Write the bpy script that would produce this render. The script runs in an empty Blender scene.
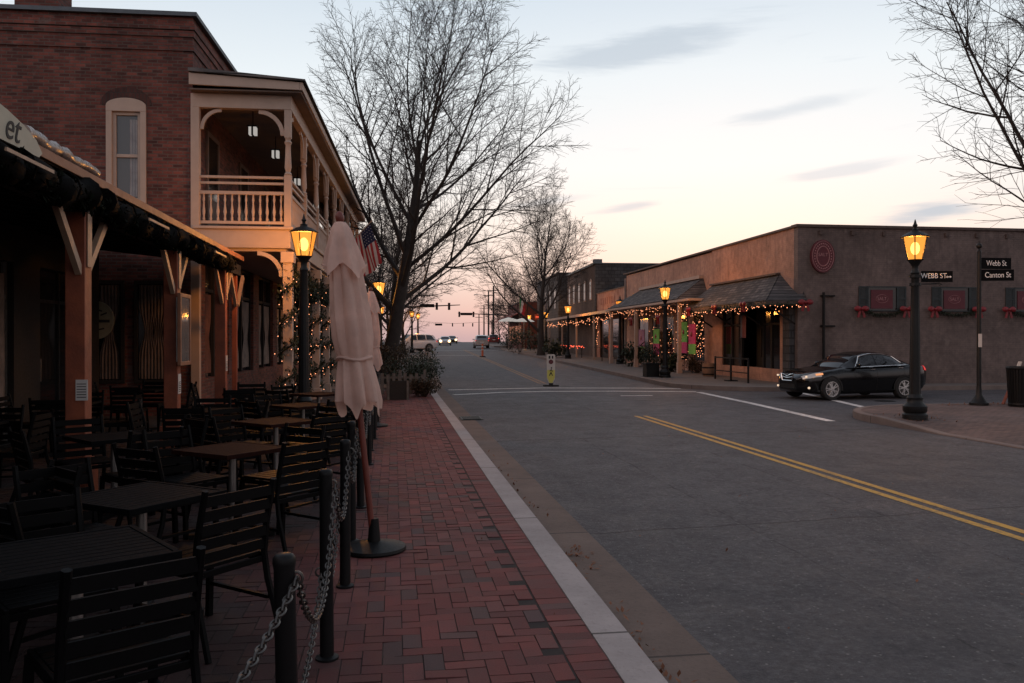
import bpy, bmesh, math, random
from mathutils import Vector, Matrix, Euler
R = math.radians
PI = math.pi
S = bpy.context.scene
COL = S.collection
rng = random.Random(7)

# ------------------------------------------------------------------ camera
CAM_H = 1.65
YAW = math.atan(118 / 826)
cd = bpy.data.cameras.new('camera')
cd.sensor_width = 36.0
cd.lens = 36.0 * 826 / 1024
cd.clip_start = 0.05
cd.clip_end = 4000
cam = bpy.data.objects.new('camera', cd)
cam.location = (0, 0, CAM_H)
cam.rotation_euler = (R(90 - 0.17), 0, -YAW)
COL.objects.link(cam)
S.camera = cam

# ------------------------------------------------------------------ view / render
S.view_settings.view_transform = 'Standard'
S.view_settings.look = 'None'
S.view_settings.gamma = 1
S.view_settings.use_curve_mapping = False
S.view_settings.exposure = 0.3
S.cycles.use_denoising = True
S.cycles.max_bounces = 6
S.cycles.diffuse_bounces = 3
S.cycles.glossy_bounces = 3
S.cycles.transparent_max_bounces = 12
S.cycles.sample_clamp_indirect = 3.0
S.cycles.caustics_reflective = False
S.cycles.caustics_refractive = False

# ------------------------------------------------------------------ node helpers
class NT:
    def __init__(self, tree):
        self.t = tree
        self.t.nodes.clear()
    def n(self, typ, **kw):
        nd = self.t.nodes.new(typ)
        for k, v in kw.items():
            setattr(nd, k, v)
        return nd
    def l(self, a, b):
        self.t.links.new(a, b)
    def val(self, sock, v):
        if isinstance(v, bpy.types.NodeSocket):
            self.l(v, sock)
        else:
            sock.default_value = v
    def math(self, op, a, b=0.0, c=None, clamp=False):
        m = self.n('ShaderNodeMath', operation=op, use_clamp=clamp)
        self.val(m.inputs[0], a); self.val(m.inputs[1], b)
        if c is not None: self.val(m.inputs[2], c)
        return m.outputs[0]
    def mix(self, f, a, b, mode='MIX'):
        m = self.n('ShaderNodeMix', data_type='RGBA', blend_type=mode)
        self.val(m.inputs['Factor'], f)
        self.val(m.inputs[6], a if isinstance(a, bpy.types.NodeSocket) else (*a[:3], 1))
        self.val(m.inputs[7], b if isinstance(b, bpy.types.NodeSocket) else (*b[:3], 1))
        return m.outputs[2]
    def noise(self, vec, scale, detail=4, rough=0.55, dist=0.0):
        m = self.n('ShaderNodeTexNoise')
        if vec is not None: self.l(vec, m.inputs['Vector'])
        m.inputs['Scale'].default_value = scale
        m.inputs['Detail'].default_value = detail
        m.inputs['Roughness'].default_value = rough
        m.inputs['Distortion'].default_value = dist
        return m.outputs['Fac']
    def ramp(self, fac, stops, interp='LINEAR'):
        m = self.n('ShaderNodeValToRGB')
        m.color_ramp.interpolation = interp
        el = m.color_ramp.elements
        while len(el) < len(stops): el.new(0.5)
        for e, (p, c) in zip(el, stops):
            e.position = p
            e.color = (c, c, c, 1) if isinstance(c, (int, float)) else (*c, 1)
        self.l(fac, m.inputs[0])
        return m.outputs[0]
    def mapr(self, v, a, b, c=0.0, d=1.0, smooth=False):
        m = self.n('ShaderNodeMapRange')
        m.interpolation_type = 'SMOOTHSTEP' if smooth else 'LINEAR'
        m.clamp = True
        self.val(m.inputs[0], v)
        for i, q in enumerate((a, b, c, d)): m.inputs[1 + i].default_value = q
        return m.outputs[0]

# ------------------------------------------------------------------ sky (dusk)
SUN_AZ = YAW + R(14)          # the glow stands a little right of the view axis (clockwise from +Y)
W = bpy.data.worlds.new('World'); S.world = W; W.use_nodes = True
w = NT(W.node_tree)
tc = w.n('ShaderNodeTexCoord')
sep = w.n('ShaderNodeSeparateXYZ'); w.l(tc.outputs['Generated'], sep.inputs[0])
dx, dy, dz = sep.outputs
sky = w.n('ShaderNodeTexSky', sky_type='NISHITA', sun_disc=False)
sky.sun_elevation = R(1.0); sky.sun_rotation = SUN_AZ
sky.altitude = 300; sky.dust_density = 2.0
glow = w.ramp(w.math('MAXIMUM', dz, 0.0), [
    (0.0, (.45, .34, .355)), (.035, (.55, .42, .415)), (.085, (.70, .59, .555)), (.135, (.765, .705, .665)),
    (.20, (.755, .76, .765)), (.30, (.68, .735, .770)), (.40, (.53, .61, .69)), (.60, (.33, .37, .44)), (1.0, (.23, .25, .305))])
anti = w.ramp(w.math('MAXIMUM', dz, 0.0), [
    (0.0, (.36, .30, .31)), (.10, (.56, .48, .48)), (.25, (.53, .50, .53)), (.5, (.35, .37, .43)), (1.0, (.23, .25, .305))])
dot = w.math('ADD', w.math('MULTIPLY', dx, math.sin(SUN_AZ)), w.math('MULTIPLY', dy, math.cos(SUN_AZ)))
side = w.mapr(dot, -0.3, 0.98, 0.0, 1.0, True)
col = w.mix(side, anti, glow)
col = w.mix(0.025, col, sky.outputs[0])
# thin grey-blue cloud streaks: stretched noise in azimuth / elevation
az = w.math('ARCTAN2', dx, dy)
comb = w.n('ShaderNodeCombineXYZ')
w.l(w.math('MULTIPLY', az, 5.0), comb.inputs[0]); w.l(w.math('MULTIPLY', dz, 42.0), comb.inputs[1])
comb.inputs[2].default_value = 3.1
streak = w.noise(comb.outputs[0], 1.0, 5, 0.6, 0.4)
wisp = w.mapr(streak, 0.60, 0.82, 0.0, 0.30, True)
def cloud(caz, cel, waz, wel, amt):
    a = w.math('DIVIDE', w.math('SUBTRACT', az, caz), waz)
    tilt = w.math('ADD', cel, w.math('MULTIPLY', w.math('SUBTRACT', az, caz), 0.12))
    b = w.math('DIVIDE', w.math('SUBTRACT', dz, tilt), wel)
    d = w.math('SQRT', w.math('ADD', w.math('MULTIPLY', a, a), w.math('MULTIPLY', b, b)))
    d = w.math('ADD', d, w.math('MULTIPLY', w.math('SUBTRACT', streak, 0.5), 2.6))
    return w.mapr(d, 0.25, 1.15, amt, 0.0, True)
cl = wisp
for c in ((YAW + .155, .327, .13, .022, .60), (YAW + .31, .252, .09, .010, .38), (YAW + .475, .138, .055, .016, .75),
          (YAW + .145, .157, .05, .006, .45), (YAW + .37, .185, .07, .007, .35), (YAW + .05, .165, .06, .006, .3)):
    cl = w.math('MAXIMUM', cl, cloud(*c))
col = w.mix(cl, col, (.40, .46, .53))
bg = w.n('ShaderNodeBackground'); w.l(col, bg.inputs[0]); bg.inputs[1].default_value = 1.0
wo = w.n('ShaderNodeOutputWorld'); w.l(bg.outputs[0], wo.inputs[0])

# last glow of the sunken sun, very soft, low from the west (left of the street)
sd = bpy.data.lights.new('sun', 'SUN'); sd.energy = 0.75; sd.angle = R(60); sd.color = (1, .66, .52)
so = bpy.data.objects.new('sun', sd); COL.objects.link(so)
so.rotation_euler = Vector((1, .12, -.34)).to_track_quat('-Z', 'Y').to_euler()

# ------------------------------------------------------------------ materials
def bsdf(name):
    m = bpy.data.materials.new(name); m.use_nodes = True
    t = NT(m.node_tree)
    p = t.n('ShaderNodeBsdfPrincipled'); o = t.n('ShaderNodeOutputMaterial')
    t.l(p.outputs[0], o.inputs[0])
    return m, t, p
def setin(t, p, k, v):
    t.val(p.inputs[k], v)
MATS = {}
def mat(name, c, rough=.6, metal=0.0, var=.25, vs=6.0, bump=0.0, bs=40.0, c2=None, coat=0.0, spec=.5):
    """plain surface with two-scale colour variation and optional grain"""
    if name in MATS: return MATS[name]
    m, t, p = bsdf(name)
    co = t.n('ShaderNodeTexCoord').outputs['Object']
    n1 = t.noise(co, vs, 6, .6)
    d = c2 or tuple(x * (1 - var) for x in c)
    colr = t.mix(t.mapr(n1, .35, .65), c, d)
    t.l(colr, p.inputs['Base Color'])
    n2 = t.noise(co, vs * 5, 3)
    t.l(t.mapr(n2, .2, .8, max(0.02, rough - .08), min(1, rough + .08)), p.inputs['Roughness'])
    p.inputs['Metallic'].default_value = metal
    p.inputs['Specular IOR Level'].default_value = spec
    if coat: p.inputs['Coat Weight'].default_value = coat; p.inputs['Coat Roughness'].default_value = .05
    if bump:
        b = t.n('ShaderNodeBump'); b.inputs['Strength'].default_value = bump; b.inputs['Distance'].default_value = .02
        t.l(t.noise(co, bs, 5), b.inputs['Height']); t.l(b.outputs[0], p.inputs['Normal'])
    MATS[name] = m
    return m
def emit(name, c, s, base=(.02, .02, .02)):
    if name in MATS: return MATS[name]
    m, t, p = bsdf(name)
    p.inputs['Base Color'].default_value = (*base, 1)
    p.inputs['Emission Color'].default_value = (*c, 1); p.inputs['Emission Strength'].default_value = s
    m.cycles.emission_sampling = 'NONE'
    MATS[name] = m
    return m
def brick(name, c1, c2, mortar, bw=.21, bh=.072, ms=.010, rough=.9, bump=.6, floor=False, stain=.5, bias=0.0, spots=None, drips=0.0):
    m, t, p = bsdf(name)
    co = t.n('ShaderNodeTexCoord').outputs['Object']
    s = t.n('ShaderNodeSeparateXYZ'); t.l(co, s.inputs[0])
    cb = t.n('ShaderNodeCombineXYZ')
    if floor:
        t.l(s.outputs[0], cb.inputs[0]); t.l(s.outputs[1], cb.inputs[1])
    else:
        t.l(t.math('ADD', s.outputs[0], s.outputs[1]), cb.inputs[0]); t.l(s.outputs[2], cb.inputs[1])
    b = t.n('ShaderNodeTexBrick'); t.l(cb.outputs[0], b.inputs['Vector'])
    b.inputs['Scale'].default_value = 1; b.inputs['Brick Width'].default_value = bw
    b.inputs['Row Height'].default_value = bh; b.inputs['Mortar Size'].default_value = ms
    b.inputs['Mortar Smooth'].default_value = .3; b.inputs['Bias'].default_value = bias
    b.inputs['Color1'].default_value = (*c1, 1); b.inputs['Color2'].default_value = (*c2, 1)
    b.inputs['Mortar'].default_value = (*mortar, 1)
    big = t.noise(co, .7, 6, .65); med = t.noise(co, 5, 4)
    k = t.math('MULTIPLY', t.mapr(big, .3, .7, 1 - stain, 1.15), t.mapr(med, .3, .7, .75, 1.15))
    cc = t.n('ShaderNodeCombineColor')
    for i in range(3): t.l(k, cc.inputs[i])
    colr = t.mix(1.0, b.outputs['Color'], cc.outputs[0], 'MULTIPLY')
    if spots:
        colr = t.mix(t.mapr(t.noise(co, 1.7, 7, .7), .60, .68, 0, .8), colr, spots)
    if drips:
        cz = t.n('ShaderNodeCombineXYZ'); t.l(t.math('MULTIPLY', t.math('ADD', s.outputs[0], s.outputs[1]), 3.2), cz.inputs[0]); t.l(t.math('MULTIPLY', s.outputs[2], .35), cz.inputs[1])
        dr = t.math('MULTIPLY', t.mapr(t.noise(cz.outputs[0], 1.0, 6, .7), .50, .66, 0, .75), t.mapr(s.outputs[2], drips - 2.4, drips, .15, 1.0))
        colr = t.mix(dr, colr, tuple(x * .38 for x in c1))
    t.l(colr, p.inputs['Base Color']); p.inputs['Roughness'].default_value = rough
    bp = t.n('ShaderNodeBump'); bp.inputs['Strength'].default_value = bump; bp.inputs['Distance'].default_value = .012
    hh = t.math('ADD', t.math('MULTIPLY', b.outputs['Fac'], -1.0), t.math('MULTIPLY', t.noise(co, 60, 3), .5))
    t.l(hh, bp.inputs['Height']); t.l(bp.outputs[0], p.inputs['Normal'])
    return m
def glassy(name, c, rough=.06):
    if name in MATS: return MATS[name]
    m, t, p = bsdf(name)
    p.inputs['Base Color'].default_value = (*c, 1); p.inputs['Roughness'].default_value = rough
    p.inputs['Specular IOR Level'].default_value = .6
    MATS[name] = m
    return m

def asphalt_mat():
    m, t, p = bsdf('asphalt')
    co = t.n('ShaderNodeTexCoord').outputs['Object']
    s = t.n('ShaderNodeSeparateXYZ'); t.l(co, s.inputs[0]); X, Y, Z = s.outputs
    n1 = t.noise(co, .35, 6, .65); n2 = t.noise(co, 2.2, 6, .7); n3 = t.noise(co, 55, 4, .85)
    c = t.mix(t.mapr(n1, .3, .7), (.064, .062, .068), (.095, .091, .098))
    c = t.mix(t.mapr(n2, .52, .75, 0, .55), c, (.048, .045, .047))
    # stretched wear along the lanes
    cb = t.n('ShaderNodeCombineXYZ'); t.l(t.math('MULTIPLY', X, 1.5), cb.inputs[0]); t.l(t.math('MULTIPLY', Y, .12), cb.inputs[1])
    n4 = t.noise(cb.outputs[0], 1.0, 5, .6)
    c = t.mix(t.mapr(n4, .45, .75, 0, .6), c, (.050, .047, .049))
    c = t.mix(t.mapr(n3, .58, .72, 0, .75), c, (.20, .19, .19))          # pale aggregate
    c = t.mix(t.mapr(n3, .28, .44, .75, 0), c, (.025, .024, .025))
    for sc_, r_, tone, k_ in ((9.0, .16, (.022, .021, .022), .8), (21.0, .22, (.27, .26, .25), .85), (4.2, .13, (.035, .031, .031), .5)):   # pits, pale stones, oil spots
        vo = t.n('ShaderNodeTexVoronoi', feature='F1'); vo.inputs['Scale'].default_value = sc_; vo.inputs['Randomness'].default_value = 1.0; t.l(co, vo.inputs['Vector'])
        sepc = t.n('ShaderNodeSeparateColor'); t.l(vo.outputs['Color'], sepc.inputs[0])
        spot = t.math('MULTIPLY', t.mapr(vo.outputs['Distance'], r_ * .4, r_, k_, 0), t.math('GREATER_THAN', sepc.outputs[0], .62))
        c = t.mix(spot, c, tone)
    n6 = t.noise(co, 14, 6, .8)
    c = t.mix(t.mapr(n6, .48, .62, 0, .75), c, (.034, .033, .036))
    c = t.mix(t.mapr(n6, .34, .46, .5, 0), c, (.165, .158, .162))
    wob = t.math('MULTIPLY', t.math('SUBTRACT', t.noise(co, 2.6, 7, .75), .5), .16)
    seam = None
    for x0, wd in ((3.35, .014), (4.95, .02), (7.9, .016)):              # sealed lane joints
        d = t.math('ABSOLUTE', t.math('SUBTRACT', t.math('ADD', X, wob), x0))
        k = t.math('MULTIPLY', t.mapr(d, wd * .3, wd * 1.6, .6, 0), t.mapr(n2, .40, .62, .1, 1.0))
        seam = k if seam is None else t.math('MAXIMUM', seam, k)
    for y0, wd in ((14.2, .03), (22.5, .03), (7.2, .012)):
        d = t.math('ABSOLUTE', t.math('SUBTRACT', t.math('ADD', Y, t.math('ADD', t.math('MULTIPLY', wob, 2.0), t.math('MULTIPLY', X, -.12))), y0))
        seam = t.math('MAXIMUM', seam, t.mapr(d, wd * .5, wd * 1.8, .7, 0))
    v = t.n('ShaderNodeTexVoronoi', feature='DISTANCE_TO_EDGE'); v.inputs['Scale'].default_value = .55
    dv = t.n('ShaderNodeVectorMath', operation='ADD'); t.l(co, dv.inputs[0])
    nn = t.n('ShaderNodeTexNoise'); t.l(co, nn.inputs['Vector']); nn.inputs['Scale'].default_value = 1.5; nn.inputs['Detail'].default_value = 6
    t.l(nn.outputs['Color'], dv.inputs[1]); t.l(dv.outputs[0], v.inputs['Vector'])
    crack = t.math('MULTIPLY', t.mapr(v.outputs['Distance'], .002, .008, .5, 0), t.mapr(n1, .56, .66, 0, 1))
    seam = t.math('MAXIMUM', seam, crack)
    c = t.mix(seam, c, (.022, .021, .022))
    t.l(c, p.inputs['Base Color'])
    t.l(t.mapr(n2, .3, .7, .62, .85), p.inputs['Roughness'])
    b = t.n('ShaderNodeBump'); b.inputs['Strength'].default_value = .9; b.inputs['Distance'].default_value = .015
    t.l(t.math('SUBTRACT', t.math('ADD', n3, t.math('MULTIPLY', n2, .6)), t.math('MULTIPLY', seam, 1.2)), b.inputs['Height'])
    t.l(b.outputs[0], p.inputs['Normal'])
    return m
def concrete_mat(name, c1, c2, joint=3.0, axis=1):
    m, t, p = bsdf(name)
    co = t.n('ShaderNodeTexCoord').outputs['Object']
    s = t.n('ShaderNodeSeparateXYZ'); t.l(co, s.inputs[0])
    n1 = t.noise(co, 1.3, 7, .7); n2 = t.noise(co, 25, 5, .7)
    c = t.mix(t.mapr(n1, .35, .65), c1, c2)
    c = t.mix(t.mapr(n2, .55, .75, 0, .5), c, tuple(x * .5 for x in c2))
    f = t.math('ABSOLUTE', t.math('SUBTRACT', t.math('MODULO', t.math('ADD', s.outputs[axis], 300.0), joint), joint / 2))
    c = t.mix(t.mapr(f, .006, .016, .85, 0), c, (.03, .025, .022))
    t.l(c, p.inputs['Base Color']); p.inputs['Roughness'].default_value = .9
    b = t.n('ShaderNodeBump'); b.inputs['Strength'].default_value = .5; b.inputs['Distance'].default_value = .01
    t.l(n2, b.inputs['Height']); t.l(b.outputs[0], p.inputs['Normal'])
    return m
def paint_mat(name, c, worn):
    m, t, p = bsdf(name)
    co = t.n('ShaderNodeTexCoord').outputs['Object']
    n = t.noise(co, 14, 6, .75); n2 = t.noise(co, 1.2, 4)
    k = t.math('ADD', n, t.math('MULTIPLY', n2, .4))
    n3 = t.noise(co, 45, 4, .8); k = t.math('ADD', k, t.math('MULTIPLY', t.math('SUBTRACT', n3, .5), .5))
    t.l(t.mix(t.mapr(k, .64, .90), c, worn), p.inputs['Base Color'])
    p.inputs['Roughness'].default_value = .75
    return m
def shingle_mat(name, c1, c2):
    m, t, p = bsdf(name)
    co = t.n('ShaderNodeTexCoord').outputs['Object']
    s = t.n('ShaderNodeSeparateXYZ'); t.l(co, s.inputs[0])
    cb = t.n('ShaderNodeCombineXYZ'); t.l(s.outputs[1], cb.inputs[0]); t.l(s.outputs[2], cb.inputs[1])
    b = t.n('ShaderNodeTexBrick'); t.l(cb.outputs[0], b.inputs['Vector']); b.inputs['Scale'].default_value = 1
    b.inputs['Brick Width'].default_value = .3; b.inputs['Row Height'].default_value = .11; b.inputs['Mortar Size'].default_value = .012
    b.inputs['Color1'].default_value = (*c1, 1); b.inputs['Color2'].default_value = (*c2, 1); b.inputs['Mortar'].default_value = (.012, .012, .012, 1)
    n = t.noise(co, 2, 6)
    t.l(t.mix(t.mapr(n, .42, .62, 0, .75), b.outputs[0], (.03, .03, .032)), p.inputs['Base Color']); p.inputs['Roughness'].default_value = .9
    bp = t.n('ShaderNodeBump'); bp.inputs['Strength'].default_value = .7; bp.inputs['Distance'].default_value = .02
    t.l(t.math('SUBTRACT', 1.0, b.outputs['Fac']), bp.inputs['Height']); t.l(bp.outputs[0], p.inputs['Normal'])
    return m
def attr_mat(name, rough=.9):
    m, t, p = bsdf(name)
    a = t.n('ShaderNodeAttribute'); a.attribute_name = 'tone'
    co = t.n('ShaderNodeTexCoord').outputs['Object']
    n = t.noise(co, 3.0, 6, .7); n2 = t.noise(co, 120, 3, .7)
    k = t.math('MULTIPLY', t.mapr(n, .3, .7, .7, 1.2), t.mapr(n2, .3, .7, .8, 1.15))
    cc = t.n('ShaderNodeCombineColor')
    for i in range(3): t.l(k, cc.inputs[i])
    t.l(t.mix(1.0, a.outputs['Color'], cc.outputs[0], 'MULTIPLY'), p.inputs['Base Color'])
    t.l(t.mapr(n, .3, .7, rough - .2, rough), p.inputs['Roughness'])
    b = t.n('ShaderNodeBump'); b.inputs['Strength'].default_value = .5; b.inputs['Distance'].default_value = .006
    t.l(n2, b.inputs['Height']); t.l(b.outputs[0], p.inputs['Normal'])
    return m

M_ASPH = asphalt_mat()
M_KERB = concrete_mat('kerb_concrete', (.42, .36, .34), (.30, .26, .245), 3.0)
M_GUT = concrete_mat('gutter_concrete', (.17, .122, .10), (.115, .083, .068), 3.0)
M_PALEKERB = concrete_mat('worn_kerb', (.20, .16, .14), (.14, .11, .10), 3.0)
M_PAVER = attr_mat('paver_brick')
M_GROUT = mat('paver_sand', (.03, .022, .02), .95)
M_RPAVE = brick('right_pavers', (.17, .115, .10), (.13, .09, .08), (.05, .04, .038), .21, .105, .008, .9, .4, True, .4)
M_WALK = concrete_mat('walk_concrete', (.16, .14, .13), (.11, .098, .09), 1.5)
M_EARTH = mat('earth', (.06, .055, .045), .95, vs=.3)
M_WHITE = paint_mat('road_white', (.80, .78, .75), (.16, .155, .15))
M_YEL = paint_mat('road_yellow', (.60, .33, .05), (.15, .11, .07))
M_YELOLD = paint_mat('road_yellow_old', (.30, .15, .05), (.10, .08, .07))
M_BRICK = brick('red_brick', (.25, .070, .050), (.085, .027, .021), (.13, .09, .075), ms=.011, spots=(.15, .10, .085))
M_BRICKARCH = brick('arch_brick', (.11, .038, .03), (.07, .026, .022), (.05, .04, .035), .075, .3, .008)
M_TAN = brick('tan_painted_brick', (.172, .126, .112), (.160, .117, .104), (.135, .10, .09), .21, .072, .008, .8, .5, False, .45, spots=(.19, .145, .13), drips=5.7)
M_TANFRONT = brick('tan_front', (.46, .25, .175), (.43, .235, .165), (.36, .20, .145), .21, .072, .006, .8, .4, False, .35, spots=(.30, .19, .15), drips=5.7)  # lighter, pinker copy of the tan: warm glow on the front put into colour
M_STONE = brick('dark_stone', (.075, .075, .078), (.045, .045, .048), (.03, .03, .03), .5, .28, .03, .95, .8, False, .5, spots=(.10, .10, .105))
M_GREYBRICK = brick('grey_brick', (.12, .085, .075), (.09, .065, .06), (.07, .06, .055))
M_RUST = brick('rust_brick', (.16, .04, .03), (.11, .03, .025), (.06, .04, .035))
M_PEEL = mat('peeling_render', (.36, .22, .17), .85, c2=(.22, .10, .075), vs=1.6)
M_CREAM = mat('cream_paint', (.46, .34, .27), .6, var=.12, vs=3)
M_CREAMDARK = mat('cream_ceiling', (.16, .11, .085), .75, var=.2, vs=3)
M_POSTWOOD = mat('stained_post', (.27, .068, .028), .6, c2=(.17, .042, .02), vs=4, bump=.2)
M_BRACE = mat('pale_brace', (.43, .29, .20), .6, var=.25, vs=5)
M_FASCIA = mat('fascia_wood', (.30, .13, .07), .6, var=.35, vs=3)
M_DKWOOD = mat('dark_boards', (.011, .008, .007), .8, vs=4)
M_BLACK = mat('black_metal', (.0055, .0055, .006), .5, .0, spec=.22, vs=9, bump=.05)
M_IRON = mat('lamp_iron', (.008, .008, .008), .5, .0, spec=.3, vs=7, bump=.15)
M_CHAIR = mat('chair_metal', (.0028, .0028, .0032), .5, .0, vs=10, spec=.09)
M_TABLE = mat('table_slats', (.003, .0033, .004), .65, .0, vs=12, bump=.2, bs=20, spec=.06)
M_COPPER = mat('table_brown', (.024, .008, .006), .7, .0, spec=.05, vs=12, bump=.15, bs=20)
M_STEEL = mat('brushed_steel', (.42, .40, .38), .35, .85)
M_CHAIN = mat('chain_steel', (.10, .092, .085), .42, .7, vs=30)
M_CLOTH = mat('umbrella_canvas', (.90, .645, .545), .9, var=.22, vs=4, bump=.6, bs=11)
M_POLE = mat('umbrella_pole', (.17, .035, .022), .5)
M_PAPER = mat('paper', (.56, .53, .50), .8, var=.1)
M_INK = mat('ink', (.03, .03, .03), .8)
M_SIGNPALE = mat('pale_sign', (.45, .42, .33), .7, var=.12)
M_ROLL = mat('clear_plastic_roll', (.30, .24, .21), .28, var=.35, vs=5, bump=.6, bs=9)
M_VINYL = mat('dark_vinyl', (.003, .003, .003), .8, spec=.05, vs=4, bump=.5, bs=6)
M_ROOF = mat('flat_roof', (.05, .05, .052), .9)
M_COPING = mat('coping_metal', (.10, .115, .13), .5, .4)
M_TANCOPE = mat('tan_coping', (.09, .06, .05), .7)
M_SHINGLE = shingle_mat('shingles', (.15, .135, .13), (.055, .052, .054))
M_GLASS = glassy('dark_glass', (.012, .013, .015))
M_GLASSUP = glassy('curtained_glass', (.075, .085, .095), .12)
M_CURTAIN = mat('curtain_cloth', (.30, .235, .20), .9, var=.4, vs=4)
M_CURTAINDK = mat('curtain_dim', (.13, .095, .08), .9, var=.4, vs=4)
M_CURTAINRED = mat('curtain_rust', (.17, .075, .055), .9, var=.4, vs=4)
M_INSIDE = mat('interior_dark', (.012, .010, .009), .9)
M_BARK = mat('bark', (.034, .028, .025), .95, var=.4, vs=5, bump=.6, bs=18)
M_TWIG = mat('twig', (.028, .022, .020), .95, var=.3, vs=3)
M_LEAFY = mat('evergreen_leaf', (.035, .05, .028), .8, c2=(.018, .026, .016), vs=2)
M_LEAFRED = mat('rusty_leaf', (.085, .05, .028), .85, c2=(.03, .03, .018), vs=2)
M_GARLAND = mat('garland_needles', (.03, .042, .022), .85, c2=(.016, .022, .012), vs=6)
M_DKGARL = mat('dark_greenery', (.006, .008, .005), .95, spec=.05)
M_BOW = mat('red_bow', (.24, .010, .016), .45, var=.3)
M_DRYLEAF = mat('dry_leaf', (.26, .11, .06), .9, var=.5, vs=20)
M_CARBLACK = mat('black_car_paint', (.003, .003, .0035), .16, 0, var=.1, coat=.25, spec=.4)
M_CARWHITE = mat('white_car_paint', (.82, .81, .82), .3, 0, var=.05, coat=.6)
M_CARSILVER = mat('silver_car_paint', (.33, .34, .36), .3, .5, var=.05, coat=.5)
M_CARRED = mat('maroon_car_paint', (.15, .02, .02), .3, .2, var=.05, coat=.5)
M_CARGLASS = glassy('car_glass', (.01, .012, .014), .04)
M_TYRE = mat('tyre_rubber', (.012, .012, .012), .8)
M_RIM = mat('alloy', (.62, .61, .60), .28, .8, var=.1)
M_CHROME = mat('chrome', (.75, .74, .73), .12, 1.0, var=.05)
M_LENS = mat('clear_lens', (.62, .60, .56), .12, .3, var=.2)
M_SIGNBLK = mat('sign_black', (.004, .004, .0045), .6, spec=.08)
M_SIGNWHT = mat('sign_white', (.85, .83, .80), .6, var=.05)
M_SIGNRED = mat('burgundy_sign', (.11, .016, .024), .6, var=.2, vs=8)
M_SIGNPINK = mat('burgundy_letter', (.42, .20, .20), .6)
M_ROUNDSIGN = mat('round_board', (.34, .30, .20), .7, var=.2)
M_SHUTTER = mat('shutter_green', (.030, .040, .042), .6)
M_PINK = mat('pink_panel', (.62, .05, .17), .7, var=.2)
M_MAUVE = mat('mauve_panel', (.38, .16, .24), .7, var=.2)
M_GREEN = mat('green_panel', (.20, .52, .09), .7, var=.2)
M_POSTWHITE = mat('white_post', (.40, .29, .235), .6, var=.15, vs=3)
M_TERRA = mat('tan_wood', (.24, .13, .075), .7, var=.3)
M_YSIGN = mat('lime_sign', (.60, .55, .12), .6, var=.1)
M_WSIGN = mat('worn_white_sign', (.55, .50, .45), .6, var=.15)
M_ORANGE = mat('orange_plastic', (.55, .11, .04), .5)
M_RUBBER = mat('black_rubber', (.015, .015, .015), .85)
M_SKIN = mat('skin', (.40, .24, .17), .6, var=.1)
M_SHIRT = mat('white_shirt', (.55, .53, .55), .8)
M_TROUSER = mat('dark_trousers', (.03, .03, .04), .8)
M_HAIR = mat('hair', (.025, .018, .012), .6)
M_NAVY = mat('flag_navy', (.018, .024, .07), .8)
M_FRED = mat('flag_red', (.36, .03, .035), .8)
M_FWHITE = mat('flag_white', (.55, .50, .49), .8)
M_FGREEN = mat('flag_green', (.03, .18, .07), .8)
M_HILL = mat('far_hill', (.055, .058, .062), .95, vs=.05)
E_BULB = emit('fairy_bulb', (1, .36, .17), 2.6)
E_RBULB = emit('red_bulb', (1, .12, .06), 3.0)
E_LAMPBULB = emit('lamp_bulb', (1, .72, .32), 4.5)
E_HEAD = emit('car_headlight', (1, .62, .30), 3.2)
E_FOG = emit('car_foglight', (1, .72, .5), .8)
E_TURN = emit('car_turn_lamp', (1, .40, .16), .8)
E_TAIL = emit('car_taillight', (1, .06, .04), 2.2)
E_TAILDIM = emit('car_taillight_dim', (1, .06, .05), .55)
E_SIGRED = emit('signal_red', (1, .08, .04), 3.0)
E_PORCH = emit('porch_lamp_glass', (1, .93, .86), .34)
E_WINDOW = emit('lit_shop_window', (1, .30, .12), .22)
E_CANOPY = emit('umbrella_glow', (1, .90, .82), .30)  # far umbrella cloth made to glow by itself, no lamp lights it
E_RED = emit('red_neon', (1, .10, .05), .9)

def lamp_glass():
    m = bpy.data.materials.new('lamp_glass'); m.use_nodes = True
    t = NT(m.node_tree)
    lw = t.n('ShaderNodeLayerWeight'); lw.inputs[0].default_value = .45
    e = t.n('ShaderNodeEmission'); e.inputs[1].default_value = 1.2
    t.l(t.mix(lw.outputs['Facing'], (1, .40, .07), (1, .25, .025)), e.inputs[0])
    tr = t.n('ShaderNodeBsdfTransparent'); tr.inputs[0].default_value = (1, .74, .38, 1)
    mx = t.n('ShaderNodeMixShader'); mx.inputs[0].default_value = .6
    t.l(tr.outputs[0], mx.inputs[1]); t.l(e.outputs[0], mx.inputs[2])
    o = t.n('ShaderNodeOutputMaterial'); t.l(mx.outputs[0], o.inputs[0])
    m.cycles.emission_sampling = 'NONE'
    return m
M_LAMPGLASS = lamp_glass()
def thin_cloth(m, amount):
    """let some of the light from behind come through a fabric"""
    t = m.node_tree; p = next(n for n in t.nodes if n.type == 'BSDF_PRINCIPLED'); o = next(n for n in t.nodes if n.type == 'OUTPUT_MATERIAL')
    tl = t.nodes.new('ShaderNodeBsdfTranslucent'); mx = t.nodes.new('ShaderNodeMixShader'); mx.inputs[0].default_value = amount
    t.links.new(p.inputs['Base Color'].links[0].from_socket, tl.inputs[0])
    t.links.new(p.outputs[0], mx.inputs[1]); t.links.new(tl.outputs[0], mx.inputs[2]); t.links.new(mx.outputs[0], o.inputs[0])
for m_ in (M_CLOTH, M_FRED, M_FWHITE, M_NAVY, M_FGREEN): thin_cloth(m_, .42)

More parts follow.
